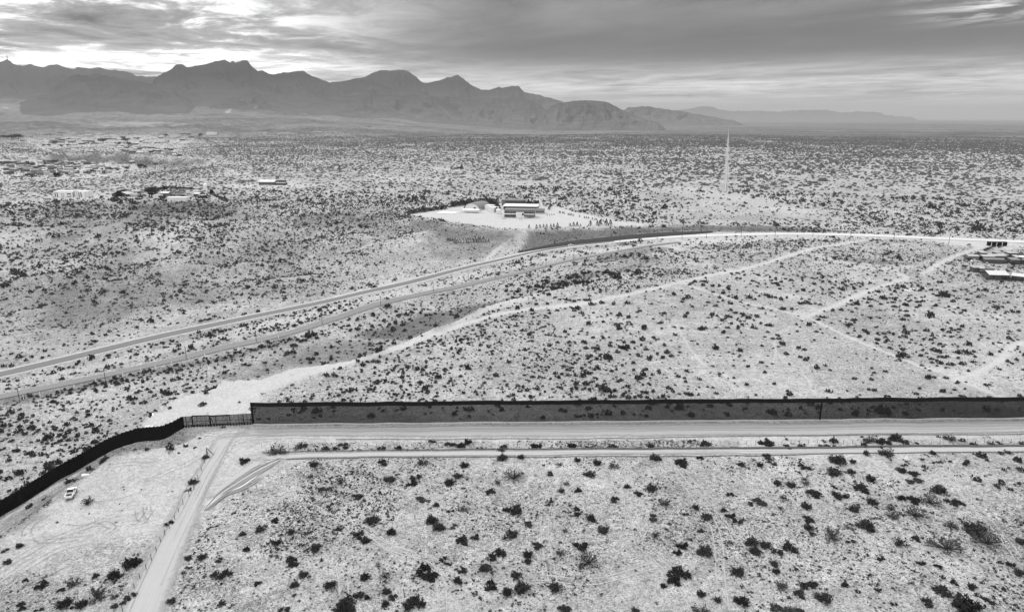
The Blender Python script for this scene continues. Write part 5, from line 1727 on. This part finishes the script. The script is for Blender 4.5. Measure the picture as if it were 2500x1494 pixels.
# --- the town ----------------------------------------------------------
TOWN = """52,388,14,w 15,400,10,d 40,395,8,w 60,400,12,d 44,404,10,d 22,408,14,g 14,416,12,d 30,418,16,g 57,413,12,w 75,403,8,d 82,411,14,g 58,420,16,d 70,414,10,w 90,412,14,d 98,418,12,g 105,421,8,w 88,421,14,g 96,398,9,w
103,401,7,d 120,396,9,g 132,396,10,d 143,399,7,w 150,400,9,d 171,401,12,b 160,398,8,w 119,409,10,w 124,412,9,d 137,404,9,g 142,412,13,d 150,416,10,g 166,411,14,g 163,416,16,w 168,417,14,w 185,404,12,d 192,407,9,w 188,409,10,g
178,415,9,d 205,398,13,g 210,402,12,d 228,408,9,w 95,428,12,g 110,427,10,w 125,433,12,w 160,424,13,g 168,427,14,d 172,428,8,w 150,423,12,g 182,424,9,g 245,407,12,w 262,414,10,g 8,341,14,w 75,356,10,w 86,340,12,w 96,342,9,w
140,340,7,g 146,343,6,w 155,341,8,w 172,329,12,w 180,341,14,w 195,335,9,w 210,334,8,w 222,336,9,w 262,335,8,w 178,356,12,w 208,351,10,g 230,352,12,g 268,356,22,w 285,352,10,g 302,343,8,w 318,354,8,w 335,352,7,w 345,345,7,w
352,349,9,w 321,362,7,w 340,365,9,d 360,362,8,w 375,331,11,w 395,336,10,w 382,350,10,g 420,338,9,w 436,335,8,w 451,328,13,g 465,336,9,d 480,334,8,g 322,374,9,g 340,375,12,w 356,377,9,w 395,378,8,w 425,382,7,w 437,382,5,d
322,399,9,b 378,403,6,d 245,341,9,g 300,333,8,w 330,339,8,g 112,330,9,g 128,345,10,g 240,329,9,w 275,341,9,g 405,346,8,g 55,345,8,g 30,352,10,g 12,362,10,g 36,366,12,g 62,368,9,g"""
TL = {'w': ('palewall', 'metalroof', 'white-roofed'), 'g': ('greywall', 'greyroof', 'grey-roofed'), 'd': ('darkwall', 'darkroof', 'dark-roofed'), 'b': ('darkwall', 'metalroof', 'pale-roofed dark-walled')}
tl = []
for k in range(75):
    tq = [(random.uniform(90, 260), random.uniform(402, 426)), (random.uniform(130, 460), random.uniform(332, 356)), (random.uniform(0, 110), random.uniform(395, 430)), (random.uniform(280, 420), random.uniform(356, 376))][k % 4]
    TOWN += ' %.0f,%.0f,%.0f,%s' % (tq[0], tq[1], random.uniform(7, 12), random.choice('wgddgb'))
for t in TOWN.split():
    a = t.split(',')
    tl.append((float(a[0]), float(a[1]), float(a[2]), a[3]))
tl.sort()
cnt = {}
for (u, v, w, k) in tl:
    area = 'in the upper part of the town' if v < 372 else 'in the lower part of the town'
    key = (k, area)
    cnt[key] = cnt.get(key, 0) + 1
    wm, rm, nm = TL[k]
    mp = m_per_px(v)
    building('town_house', u, v, w * mp * 1.2, max(8, w * mp * random.uniform(0.5, 0.8)), random.uniform(3.4, 5.2), random.uniform(-18, 18), wm, rm, f'{nm} house {area}, {ordinal(cnt[key])} such from the left', 'house',
             'houses of the town in the far valley', kind=random.choice(['flat', 'gable', 'shed']), rise=random.uniform(0.5, 1.4), keep=True)
building('town_hall', 138, 372, 22 * m_per_px(372), 12, 9.5 * m_per_px(372) * 0.9, 0, 'palewall', 'whitewall', 'large pale box-shaped building above the grey bank of the town', 'building', wins=row(4, 0.4, 0.6))
building('town_hall', 8, 340.5, 14 * m_per_px(340), 12, 4.0, 0, 'darkwall', 'metalroof', 'long white-roofed building below the dark trees at the left edge', 'building')

# --- the homestead on the right ----------------------------------------
MP3 = m_per_px(670)


def hs(X, Y):
    return 2340 + X / 12.37, 580 + Y / 12.37


u, v = hs(1190, 1280)
hb = building('farmhouse', u, v, 34 * m_per_px(684), 9, 3.0, -8, 'darkwall', 'whiteroof', 'farmhouse with a large white sheet roof, nearest building of the homestead', 'house', kind='gable', over=0.9, rise=1.5, wins=[(0.2, 0.27, 0.3, 0.75), (0.62, 0.72, 0.3, 0.75)], doors=1)
u, v = hs(1780, 1300)
building('long_shed', u, v, 6, 24 * m_per_px(684), 2.6, -38, 'darkwall', 'whiteroof', 'long shed with a narrow white roof beside the farmhouse', 'shed', kind='shed', over=0.4, rise=0.4)
HSB = [((455, 690), 21, 'greywall', 'metalroof', 'gable', 'pale trailer home at the left end of the homestead', 'trailer', 6), ((905, 700), 24, 'greywall', 'metalroof', 'gable', 'long pale house in the middle of the homestead', 'house', 7),
       ((1240, 690), 26, 'darkwall', 'metalroof', 'flat', 'long house with a white roof right of the pale homestead house', 'house', 7), ((1080, 790), 40, 'darkwall', 'greyroof', 'shed', 'long dark fence-like shed in front of the homestead houses', 'shed', 2),
       ((1390, 655), 14, 'darkwall', 'metalroof', 'flat', 'small white-roofed shed behind the long homestead house', 'shed', 5), ((760, 580), 12, 'darkwall', 'metalroof', 'shed', 'narrow white-roofed shed behind the hedge', 'shed', 5),
       ((1210, 585), 11, 'darkwall', 'metalroof', 'flat', 'small pale shed behind the homestead houses', 'shed', 5), ((1650, 600), 17, 'darkwall', 'metalroof', 'flat', 'pale-roofed shed among the trees at the back right of the homestead', 'shed', 6),
       ((1800, 720), 10, 'darkwall', 'metalroof', 'shed', 'small white-roofed hut among junk at the right of the homestead', 'hut', 5), ((1980, 720), 10, 'palewall', 'whitewall', 'flat', 'white hut cut by the right edge', 'hut', 5),
       ((1720, 800), 17, 'darkwall', 'greyroof', 'shed', 'grey-roofed shed below the small white-roofed hut', 'shed', 5), ((560, 1050), 14, 'darkwall', 'metalroof', 'flat', 'grey shed at the left of the farmhouse yard', 'shed', 5),
       ((760, 1070), 15, 'darkwall', 'metalroof', 'shed', 'dark shed with a pale roof edge, left of the farmhouse yard centre', 'shed', 5), ((960, 1085), 14, 'darkwall', 'greyroof', 'flat', 'grey block hut with a dark door, directly behind the farmhouse', 'hut', 5)]
for (X_, Y_), w, wm, rm, kd, lab, cat, dp in HSB:
    u, v = hs(X_, Y_)
    building('homestead_' + cat, u, v, w * m_per_px(v), dp, 2.7, -5, wm, rm, lab, cat, 'buildings of the homestead', kind=kd, rise=0.5, over=0.25, doors=1 if 'hut' in cat else 0)
u, v = hs(1185, 262)
cx_, cy_, cz_ = at(u, v)
cs = empty('open_shelter', (cx_, cy_, cz_), math.radians(-3))
LW = 39 * m_per_px(600)
MB().box(-LW / 2, LW / 2, 0, 2.6, 0.3, 2.9).build('dark_bay', MT['blacksteel'], cs)
MB().box(-LW / 2 - 0.2, LW / 2 + 0.2, -0.3, 2.9, 2.903, 3.05).build('roof', MT['darkroof'], cs)
for q in (-0.37, -0.08, 0.22, 0.5):
    MB().box(q * LW - 0.12, q * LW + 0.12, -0.28, -0.05, -0.3, 2.9).build('post', MT['white'], cs)
tag(cs, 'long black open-fronted shelter with white posts, beside the highway above the homestead', 'shelter')
KEEP.append((cx_, cy_, 8))
u, v = hs(490, 735)
sedan(u, v, math.radians(-4), 'carwhite', 'white sedan parked before the pale trailer of the homestead', 'cars parked at the homestead')
u, v = hs(830, 770)
sedan(u, v, math.radians(70), 'carwhite', 'white car standing against the long dark shed of the homestead', 'cars parked at the homestead', 0.8)
for i, (u, v, L) in enumerate([(2211, 709.5, 14), (2226, 707, 10), (2222, 711, 12), (2245, 705.5, 10), (2257, 704.5, 8)]):
    x, y, z = at(u, v)
    o = MB().box(-L * 0.14, L * 0.14, -0.5, 0.5, -0.2, 0.3).box(-L * 0.14, -L * 0.14 + 0.5, -0.5, 0.5, 0.303, 0.4).build('concrete_slab', MT['white'])
    o.location = (x, y, z)
    o.rotation_euler = (0, 0, 0.12)
    tag(o, f'white concrete slab lying in the scrub left of the homestead, {ordinal(i + 1)} from the left', 'slab', 'white slabs in the scrub')


# ------------------------------------------------------------------ trees
def crown_mesh(name, seed, shape, n=220, dark='leaf'):
    rg = np.random.default_rng(seed)
    if shape == 'conifer':
        t = rg.uniform(0.08, 1, n)
        q = rg.uniform(0, 6.283, n)
        rr = (1 - t) * 0.34 * (0.7 + 0.5 * rg.uniform(0, 1, n)) + 0.02
        C = np.stack([np.cos(q) * rr, np.sin(q) * rr, t], 1)
        S = rg.uniform(0.05, 0.09, n)
    elif shape == 'round':
        lob = [(rg.uniform(-0.25, 0.25), rg.uniform(-0.25, 0.25), rg.uniform(0.42, 0.78), rg.uniform(0.2, 0.34)) for _ in range(6)]
        C = []
        for i in range(n):
            a, b, c, r = lob[i % 6]
            d = rg.normal(size=3)
            d = d / np.linalg.norm(d) * r * rg.uniform(0.5, 1.05)
            C.append((a + d[0], b + d[1], c + d[2] * 0.85))
        C = np.array(C)
        S = rg.uniform(0.03, 0.07, n)
    else:
        lob = [(rg.uniform(-0.3, 0.3), rg.uniform(-0.3, 0.3), rg.uniform(0.45, 0.8), rg.uniform(0.16, 0.3)) for _ in range(7)]
        C = []
        for i in range(n):
            a, b, c, r = lob[i % 7]
            d = rg.normal(size=3)
            d = d / np.linalg.norm(d) * r * rg.uniform(0.4, 1.1)
            C.append((a + d[0], b + d[1], c + d[2]))
        C = np.array(C)
        S = rg.uniform(0.02, 0.045, n)
    V, Fq = leaf_quads(C, S, rg)
    me = bpy.data.meshes.new(name)
    me.from_pydata([tuple(p) for p in V.tolist()], [], [tuple(f) for f in Fq.tolist()])
    me.materials.append(MT[dark])
    return me


def trunk_mesh(name, seed, top=0.6, r=0.035, limbs=4):
    rnd = random.Random(seed)
    mb = MB().tube((0, 0, -0.05), (rnd.uniform(-0.03, 0.03), rnd.uniform(-0.03, 0.03), top), r, r * 0.4, 7)
    for i in range(limbs):
        a = i * 6.28 / limbs + rnd.uniform(-0.4, 0.4)
        z0 = top * rnd.uniform(0.45, 0.8)
        mb.tube((0, 0, z0), (math.cos(a) * 0.24, math.sin(a) * 0.24, z0 + rnd.uniform(0.15, 0.3)), r * 0.45, r * 0.15, 5)
    me = bpy.data.meshes.new(name)
    me.from_pydata(mb.v, [], mb.f)
    me.materials.append(MT['bark'])
    return me


CON = [crown_mesh('crown', s, 'conifer', 130) for s in (1, 2, 3)]
RND = [crown_mesh('crown', s, 'round', 420) for s in (4, 5, 6)]
OPN = [crown_mesh('crown', s, 'open', 260, 'leaf3') for s in (7, 8)]
TRC = trunk_mesh('trunk', 1, 0.8, 0.03, 0)
TRR = [trunk_mesh('trunk', s, 0.55, 0.035, 5) for s in (2, 3)]


def tree(name, u, v, h, kind, label, group=None, wide=1.0):
    if kind == 'rnd':
        wide, h = wide * 1.6, h * 1.15
    elif kind == 'opn':
        wide = wide * 1.35
    x, y, z = at(u, v)
    t = empty(name, (x, y, z - 0.1), random.uniform(0, 6.28))
    t.scale = (h * wide, h * wide, h)
    for nm, me in (('trunk', TRC if kind == 'con' else random.choice(TRR)), ('crown', random.choice({'con': CON, 'rnd': RND, 'opn': OPN}[kind]))):
        o = bpy.data.objects.new(nm, me)
        col.objects.link(o)
        o.parent = t
    tag(t, label, 'tree', group)
    return t


# the avenue before the school
for i, X_ in enumerate([1190, 1303, 1355, 1410, 1458, 1520, 1565, 1622, 1812, 1865, 1918, 1970, 2120, 2225, 2270, 2360, 2425]):
    Yb = np.interp(X_, [1190, 1700, 2500], [547, 522, 500])
    hh = {1190: 58, 1622: 66, 1865: 68, 1918: 70, 2120: 85, 2225: 80, 2270: 95, 2360: 100, 2425: 90, 1970: 42}.get(X_, 56)
    tree('conifer', 1100 + X_ / 6.21, 470 + Yb / 6.21, hh / 6.21 * MPP * 0.95, 'con', f'dark conifer in the row below the school, {ordinal(i + 1)} from the left', 'conifers along the school track', 1.15)
SM = [(1465, 350), (1500, 350), (1535, 345), (1570, 345), (1650, 312), (1665, 315), (1700, 318), (1720, 325), (1785, 345), (1808, 345), (1830, 350), (1858, 358), (1955, 375), (2030, 392), (2060, 395), (2090, 398), (2150, 415), (2188, 420), (2215, 425), (2262, 455), (2290, 430), (2318, 448), (2340, 470)]
for i, (X_, Yb) in enumerate(SM):
    tree('conifer', 1100 + X_ / 6.21, 470 + Yb / 6.21, (26 if i < 4 else 36) / 6.21 * MPP, 'con', f'small young conifer in the line right of the school, {ordinal(i + 1)} from the left', 'young conifers right of the school', 1.2)
# the dark belt behind the school
belt = []
for k in range(26):
    t = k / 25
    belt.append((1000 + t * 88, 523 - t * 13, 8.5))
for k in range(32):
    t = k / 31
    belt.append((1102 + t * 112, 506 - 12 * min(1, t * 1.6) + 3 * t, 12))
for k in range(12):
    belt.append((1196 + k * 2.1, 500 + k * 1.1, 11))
for k in range(12):
    belt.append((1286 + k * 2.5, 504 - (k % 3) * 1.2, 11))
belt += [(1212, 518, 10), (1207, 514, 11), (1328, 503, 8), (1333, 505, 7), (1344, 506, 9), (1342, 510, 8), (1340, 514, 8)]
belt.sort()
for i, (u, v, hp) in enumerate(belt):
    tree('conifer', u + random.uniform(-0.5, 0.5), v + random.uniform(-0.7, 0.7), hp * MPP * 1.3 * random.uniform(0.8, 1.1), 'con', f'dark conifer in the shelter belt behind the school, {ordinal(i + 1)} from the left' if i < 78 else
         f'dark conifer at the right end of the school belt, {ordinal(i - 77)} past the gap', 'conifers of the shelter belt behind the school', 1.3)
# little trees on the terraces below the school
for i in range(30):
    r_ = i % 2
    u = (1093 if r_ == 0 else 1108) + (i // 2) * (6.2 if r_ == 0 else 6.0)
    v = (588 if r_ == 0 else 594.5) - (i // 2) * 0.25
    tree('young_tree', u + random.uniform(-1.5, 1.5), v, random.uniform(1.6, 3.0), 'con', f'tiny planted tree in the {"upper" if r_ == 0 else "lower"} terrace row below the school, {ordinal(i // 2 + 1)} from the left', 'young trees on the terraces', 1.2)
# ranch trees
RT = [((1385, 235), 120, 'rnd', 'broad grey tree left of the tallest ranch tree', 1.0), ((1465, 225), 130, 'rnd', 'tallest dark tree of the ranch', 1.0), ((1415, 240), 70, 'rnd', 'dark low tree between the two tall ranch trees', 1.1), ((1560, 175), 82, 'rnd', 'dark tree behind the ranch house, left of its twin', 0.9),
      ((1635, 180), 95, 'rnd', 'dark tree behind the ranch house, right of its twin', 0.9), ((1250, 190), 36, 'rnd', 'small round dark bush-like tree behind the low shed', 1.4), ((1120, 195), 30, 'rnd', 'small dark tree right of the barn roof', 1.0), ((1280, 250), 45, 'rnd', 'dark tree right of the low pale shed', 1.3),
      ((2110, 195), 60, 'opn', 'pale open tree above the ranch sheds', 1.3), ((1930, 285), 40, 'rnd', 'dark tree right of the long white ranch building', 1.3), ((2120, 270), 50, 'rnd', 'dark tree below the grey-roofed ranch shed', 1.4), ((1545, 270), 50, 'rnd', 'dark tree between the small white box house and the long ranch building', 1.0)]
for (X_, Y_), hp, k, lab, wd in RT:
    tree('ranch_tree', 120 + X_ / 5.645, 440 + Y_ / 5.645, hp / 5.645 * MP2, k, lab, None, wd)
for i in range(22):
    tree('orchard_tree', 120 + (1660 + (i % 8) * 28 + random.uniform(-8, 8)) / 5.645, 440 + (165 + (i // 8) * 32 + random.uniform(-6, 6)) / 5.645, 50 / 5.645 * MP2, 'opn', f'bare grey tree in the ranch orchard, {["back", "middle", "front"][i // 8]} row, {ordinal(i % 8 + 1)} from the left', 'bare trees of the ranch orchard', 1.1)
for i in range(20):
    tree('hedge_tree', 120 + (1680 + i * 15) / 5.645, 440 + (120 + i * 0.8) / 5.645, 32 / 5.645 * MP2, 'rnd', f'dark tree in the hedge row behind the ranch orchard, {ordinal(i + 1)} from the left', 'hedge trees behind the ranch orchard', 1.2)
for i in range(22):
    tree('hedge_tree', 120 + (2215 + i * 12) / 5.645, 440 + (192 + i * 4.6) / 5.645, 22 / 5.645 * MP2, 'rnd', f'dark tree in the slanting hedge right of the ranch, {ordinal(i + 1)} from its upper end', 'hedge trees right of the ranch', 1.2)
for i in range(6):
    tree('hedge_tree', 584 + i * 7.5 + random.uniform(-2, 2), 449 + random.uniform(-1, 2), 12 * m_per_px(448), 'opn', f'grey open tree left of the lone farm building, {ordinal(i + 1)} from the left', 'trees by the lone farm building', 1.2)
tree('lone_tree', 829, 420, 15 * m_per_px(420), 'con', 'lone tall dark tree on the plain', None, 1.3)
tree('lone_tree', 1127, 412, 10 * m_per_px(412), 'con', 'dark tree beside the far farmstead', None, 1.6)
tree('lone_tree', 1213, 424, 9 * m_per_px(424), 'rnd', 'small dark tree left of the white hut above the school', None, 1.3)
# town trees
TT = [(10, 340, 8), (20, 340, 7), (28, 341, 10), (33, 341, 8), (40, 340, 10), (46, 340, 9), (252, 351, 12), (139, 433, 12), (145, 433, 11), (223, 423, 10), (229, 422, 8), (215, 424, 7), (243, 422, 6), (250, 416, 6), (276, 416, 7), (284, 416, 8), (270, 415, 7),
      (290, 417, 6), (310, 415, 11), (345, 411, 12), (352, 411, 10), (340, 412, 8), (69, 433, 9), (40, 436, 5), (48, 435, 5), (56, 435, 6), (80, 434, 6), (88, 434, 6), (96, 434, 5), (403, 336, 7), (492, 334, 7), (372, 376, 8), (311, 347, 9), (314, 357, 10), (300, 341, 7),
      (128, 352, 6), (136, 353, 6), (120, 358, 6), (110, 359, 6), (150, 359, 6), (165, 358, 6), (4, 402, 9), (10, 404, 8), (294, 352, 5)]
TT.sort()
for i, (u, v, hp) in enumerate(TT):
    tree('town_tree', u, v, hp * m_per_px(v) * 0.9, 'rnd', f'dark tree among the houses of the far town, {ordinal(i + 1)} from the left', 'trees of the town', 1.25)
# homestead trees and hedge
HT = [((240, 650), 90, 'rnd', 'dark tree left of the pale trailer', 1.3), ((330, 640), 80, 'rnd', 'dark tree behind the left end of the trailer', 1.2), ((640, 690), 110, 'rnd', 'large dark tree right of the pale trailer', 1.2), ((720, 670), 80, 'rnd', 'dark tree left of the long pale house', 1.2),
      ((1450, 590), 100, 'rnd', 'broad dark tree behind the long white-roofed house', 1.4), ((1540, 600), 100, 'rnd', 'dark round tree at the back of the homestead', 1.3), ((1600, 690), 90, 'rnd', 'dark tree among the homestead sheds', 1.3), ((1860, 600), 110, 'rnd', 'dark upright tree at the back right of the homestead', 0.9),
      ((1700, 680), 80, 'rnd', 'dark tree left of the small white-roofed hut', 1.2), ((1900, 780), 90, 'rnd', 'dark tree near the right edge of the homestead', 1.2), ((110, 1010), 100, 'opn', 'open grey tree standing left of the homestead yard', 1.2), ((200, 920), 80, 'rnd', 'round dark shrub-like tree left of the homestead yard', 1.6),
      ((1780, 1140), 130, 'opn', 'large bare tree behind the long shed', 1.3), ((780, 940), 70, 'rnd', 'low dark tree above the yard sheds', 1.8), ((1580, 960), 80, 'rnd', 'dark shrub-like tree above the farmhouse', 1.4), ((1530, 1050), 60, 'rnd', 'low dark tree just above the farmhouse roof', 1.8),
      ((340, 260), 60, 'rnd', 'dark bush-like tree left of the black shelter', 1.5), ((1200, 320), 60, 'rnd', 'dark bush-like tree below the black shelter', 1.8)]
for (X_, Y_), hp, k, lab, wd in HT:
    u, v = hs(X_, Y_)
    tree('homestead_tree', u, v, hp / 12.37 * m_per_px(v) * 0.95, k, lab, None, wd)
for i in range(20):
    X_, Y_ = [(300, 690), (640, 600), (700, 760), (1000, 610), (1420, 720), (1520, 760), (1640, 760), (1500, 660), (1760, 640), (1900, 660), (1960, 820), (1600, 840), (1840, 860), (650, 1110), (860, 1130), (900, 1290), (1450, 1290), (1560, 1320), (1500, 1200), (1900, 1330)][i]
    u, v = hs(X_, Y_)
    tree('homestead_tree', u, v, random.uniform(60, 95) / 12.37 * m_per_px(v), 'rnd', f'dark shade tree between the homestead huts, {ordinal(i + 1)} of the group counted back to front', 'shade trees of the homestead', 1.5)
for i in range(16):
    t = i / 15
    u, v = hs(480 + 580 * t, 545 - 255 * t)
    tree('hedge_tree', u, v, 45 / 12.37 * m_per_px(v), 'rnd', f'dark shrub in the slanting hedge behind the homestead, {ordinal(i + 1)} from its lower end', 'hedge behind the homestead', 1.4)

# radio mast on the far left peak
d_ = ray(18, 144)
k_ = 13990 / math.hypot(d_[0], d_[1])
mx_, my_, mz_ = d_[0] * k_, d_[1] * k_, HC + d_[2] * k_ - 12
ms = empty('radio_mast', (mx_, my_, mz_))
MB().tube((0, 0, 0), (0, 0, 68), 4, 2.4, 4).build('mast', MT['steel'], ms)
MB().box(-13, 13, -3, 3, 36, 41).build('antenna_arm', MT['steel'], ms)
tag(ms, 'thin radio mast on the leftmost mountain peak', 'mast')

# ------------------------------------------------------------------ dark bits strewn round the near bushes, painting their soft shadow halos
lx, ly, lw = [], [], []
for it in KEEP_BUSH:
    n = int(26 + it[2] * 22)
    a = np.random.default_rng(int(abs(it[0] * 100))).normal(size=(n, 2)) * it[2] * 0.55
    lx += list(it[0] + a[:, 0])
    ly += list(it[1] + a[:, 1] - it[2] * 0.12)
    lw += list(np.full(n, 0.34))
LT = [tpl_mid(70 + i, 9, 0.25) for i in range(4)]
scatter('shadow_litter', np.array(lx), np.array(ly), np.array(lw) * rng_.uniform(0.6, 1.5, len(lw)), LT, MT['bushshade'], 77, 0.6)

# ------------------------------------------------------------------ the mass of scrub: too many to count
def grow(name, n, r0, r1, seed, tpls, mat, wf=1.0, cf=1.0, fore=False, zs=1.0):
    X, Y, rg = cand(n, r0, r1, seed)
    area = 0.86 * (r1 * r1 - r0 * r0)
    u, v = project(X, Y, H(X, Y))
    m = (u > -700) & (u < 3200) & (v < 1560)
    X, Y, u, v = X[m], Y[m], u[m], v[m]
    c, w = cover(u, v, X, Y)
    cl = 0.5 + 0.5 * fbm(X, Y, 38, 3, seed + 2)
    cl2 = 0.5 + 0.5 * fbm(X, Y, 9, 2, seed + 4)
    mixn = cl * 0.6 + cl2 * 0.4
    if r0 > 900:
        mixn = mixn * 0.45 + 0.55 * (0.5 + 0.5 * fbm(X, Y, 170, 3, seed + 6))
    if r1 == 950:
        c = c * (1 - 0.42 * ss(np.hypot(X, Y), 560, 930))
        w = w * (1 + 0.2 * ss(np.hypot(X, Y), 600, 930))
    if r0 == 950:
        c = c * (1 + 0.25 * ss(np.hypot(X, Y), 1500, 950))
    c = c * (1 - 0.85 * ss(np.hypot(X, Y), 2500, 4250))
    c = c * cf * (0.38 + 1.4 * ss(mixn, 0.32, 0.64))
    w = w * wf * np.exp(rg.normal(-0.03, 0.42, len(X)))
    dens = c / (0.785 * (w * 0.9) ** 2)
    p = dens * area / n
    keep = rg.uniform(0, 1, len(X)) < p * (1 - np.clip(pale_at(X, Y) * 1.25, 0, 1))
    X, Y, w = X[keep], Y[keep], w[keep]
    # bushes keep some distance from one another
    for sh in (0.0, 0.5):
        o_ = np.argsort(-w)
        X, Y, w = X[o_], Y[o_], w[o_]
        s_ = np.exp2(np.round(np.log2(np.maximum(w, 0.3)) * 2) / 2) * 1.15
        key = np.floor(X / s_ + sh).astype(np.int64) * 1000003 + np.floor(Y / s_ + sh).astype(np.int64) * 7919 + np.round(s_ * 100).astype(np.int64) * 0
        _, first = np.unique(key, return_index=True)
        X, Y, w = X[first], Y[first], w[first]
    k = clear_of(X, Y) & (poly_dist(X, Y, _far_line) > 3.2 + np.hypot(X, Y) * 0.0003) & (poly_dist(X, Y, BPx) > 9) & ((poly_dist(X, Y, [WL[:2], WR[:2]]) > 2.5))
    X, Y, w = X[k], Y[k], w[k]
    return scatter(name, X, Y, w, tpls, mat, seed + 9, zs)


MIDT = [tpl_mid(i, 46) for i in range(5)]
MIDT2 = [tpl_mid(20 + i, 26) for i in range(5)]
SMALLT = [tpl_mid(40 + i, 12, 0.7) for i in range(5)]
DOMES = [tpl_dome(i) for i in range(8)]
WALL_R = 196
grow('scrub', 75000, WALL_R, 430, 201, MIDT, MT['leaf'], 0.9, 1.1, zs=1.3)
grow('scrub', 240000, 430, 950, 211, MIDT2, MT['scrubmid'], 0.88, 1.15, zs=1.15)
grow('low_scrub', 260000, WALL_R, 620, 231, SMALLT, MT['leaf2'], 0.42, 0.5)
grow('distant_scrub', 500000, 950, 4300, 221, DOMES, MT['leaf2'], 0.95, 1.2, zs=1.5)


def fore_cover(u, v, x, y):
    c = np.full(len(u), 0.05)
    w = np.full(len(u), 0.8)
    m = inpoly(u, v, [(640, 1190), (760, 1130), (900, 1150), (1010, 1220), (900, 1330), (760, 1330), (560, 1290)])
    c, w = np.where(m, 0.12, c), np.where(m, 0.78, w)
    m = inpoly(u, v, [(470, 1300), (620, 1240), (760, 1330), (700, 1494), (380, 1494)])
    c, w = np.where(m, 0.13, c), np.where(m, 0.75, w)
    m = inpoly(u, v, [(2290, 1110), (3200, 1105), (3200, 1260), (2350, 1180)])
    c, w = np.where(m, 0.12, c), np.where(m, 0.7, w)
    m = inpoly(u, v, [(2380, 1270), (3200, 1260), (3200, 1494), (2420, 1494)])
    c, w = np.where(m, 0.12, c), np.where(m, 0.8, w)
    m = inpoly(u, v, [(1480, 1280), (1650, 1300), (1640, 1400), (1520, 1380)])
    c = np.where(m, 0.10, c)
    pad = inpoly(u, v, [(0, 1317), (209, 1160), (373, 1095), (481, 1066), (640, 1070), (2600, 1060), (2600, 1078), (640, 1110), (520, 1230), (420, 1330), (330, 1400), (0, 1400)])
    c = np.where(pad, 0.0015, c)
    m = inpoly(u, v, [(0, 1430), (250, 1400), (340, 1340), (380, 1340), (310, 1494), (0, 1494)])
    c, w = np.where(m, 0.05, c), np.where(m, 0.8, w)
    m = inpoly(u, v, [(640, 1082), (2600, 1066), (2600, 1086), (640, 1104)])
    c, w = np.where(m, 0.12, c), np.where(m, 0.7, w)
    return c, w


def fore(name, n, seed, tpls, mat, cf, wf):
    X, Y, rg = cand(n, 90, 188, seed)
    area = 0.86 * (188 ** 2 - 90 ** 2)
    u, v = project(X, Y, H(X, Y))
    m = (u > -700) & (u < 3200) & (v < 1700)
    X, Y, u, v = X[m], Y[m], u[m], v[m]
    d, i = poly_dist(X, Y, MESA1, True)
    c, w = fore_cover(u, v, X, Y)
    out = ~i
    c = np.where(out, 0.14, c)
    w = np.where(out, 1.1, w)
    cl = 0.5 + 0.5 * fbm(X, Y, 12, 3, seed + 2)
    c = c * cf * (0.15 + 2.0 * ss(cl, 0.38, 0.62))
    w = w * wf * np.exp(rg.normal(0, 0.38, len(X)))
    keep = rg.uniform(0, 1, len(X)) < c / (0.785 * w * w) * area / n
    X, Y, w = X[keep], Y[keep], w[keep]
    k = clear_of(X, Y)
    X, Y, w = X[k], Y[k], w[k]
    return scatter(name, X, Y, w, tpls, mat, seed + 9)


fore('small_scrub', 240000, 301, MIDT2, MT['leaf'], 2.4, 0.9)
fore('dry_grass', 600000, 311, SMALLT, MT['leaf3'], 3.0, 0.5)
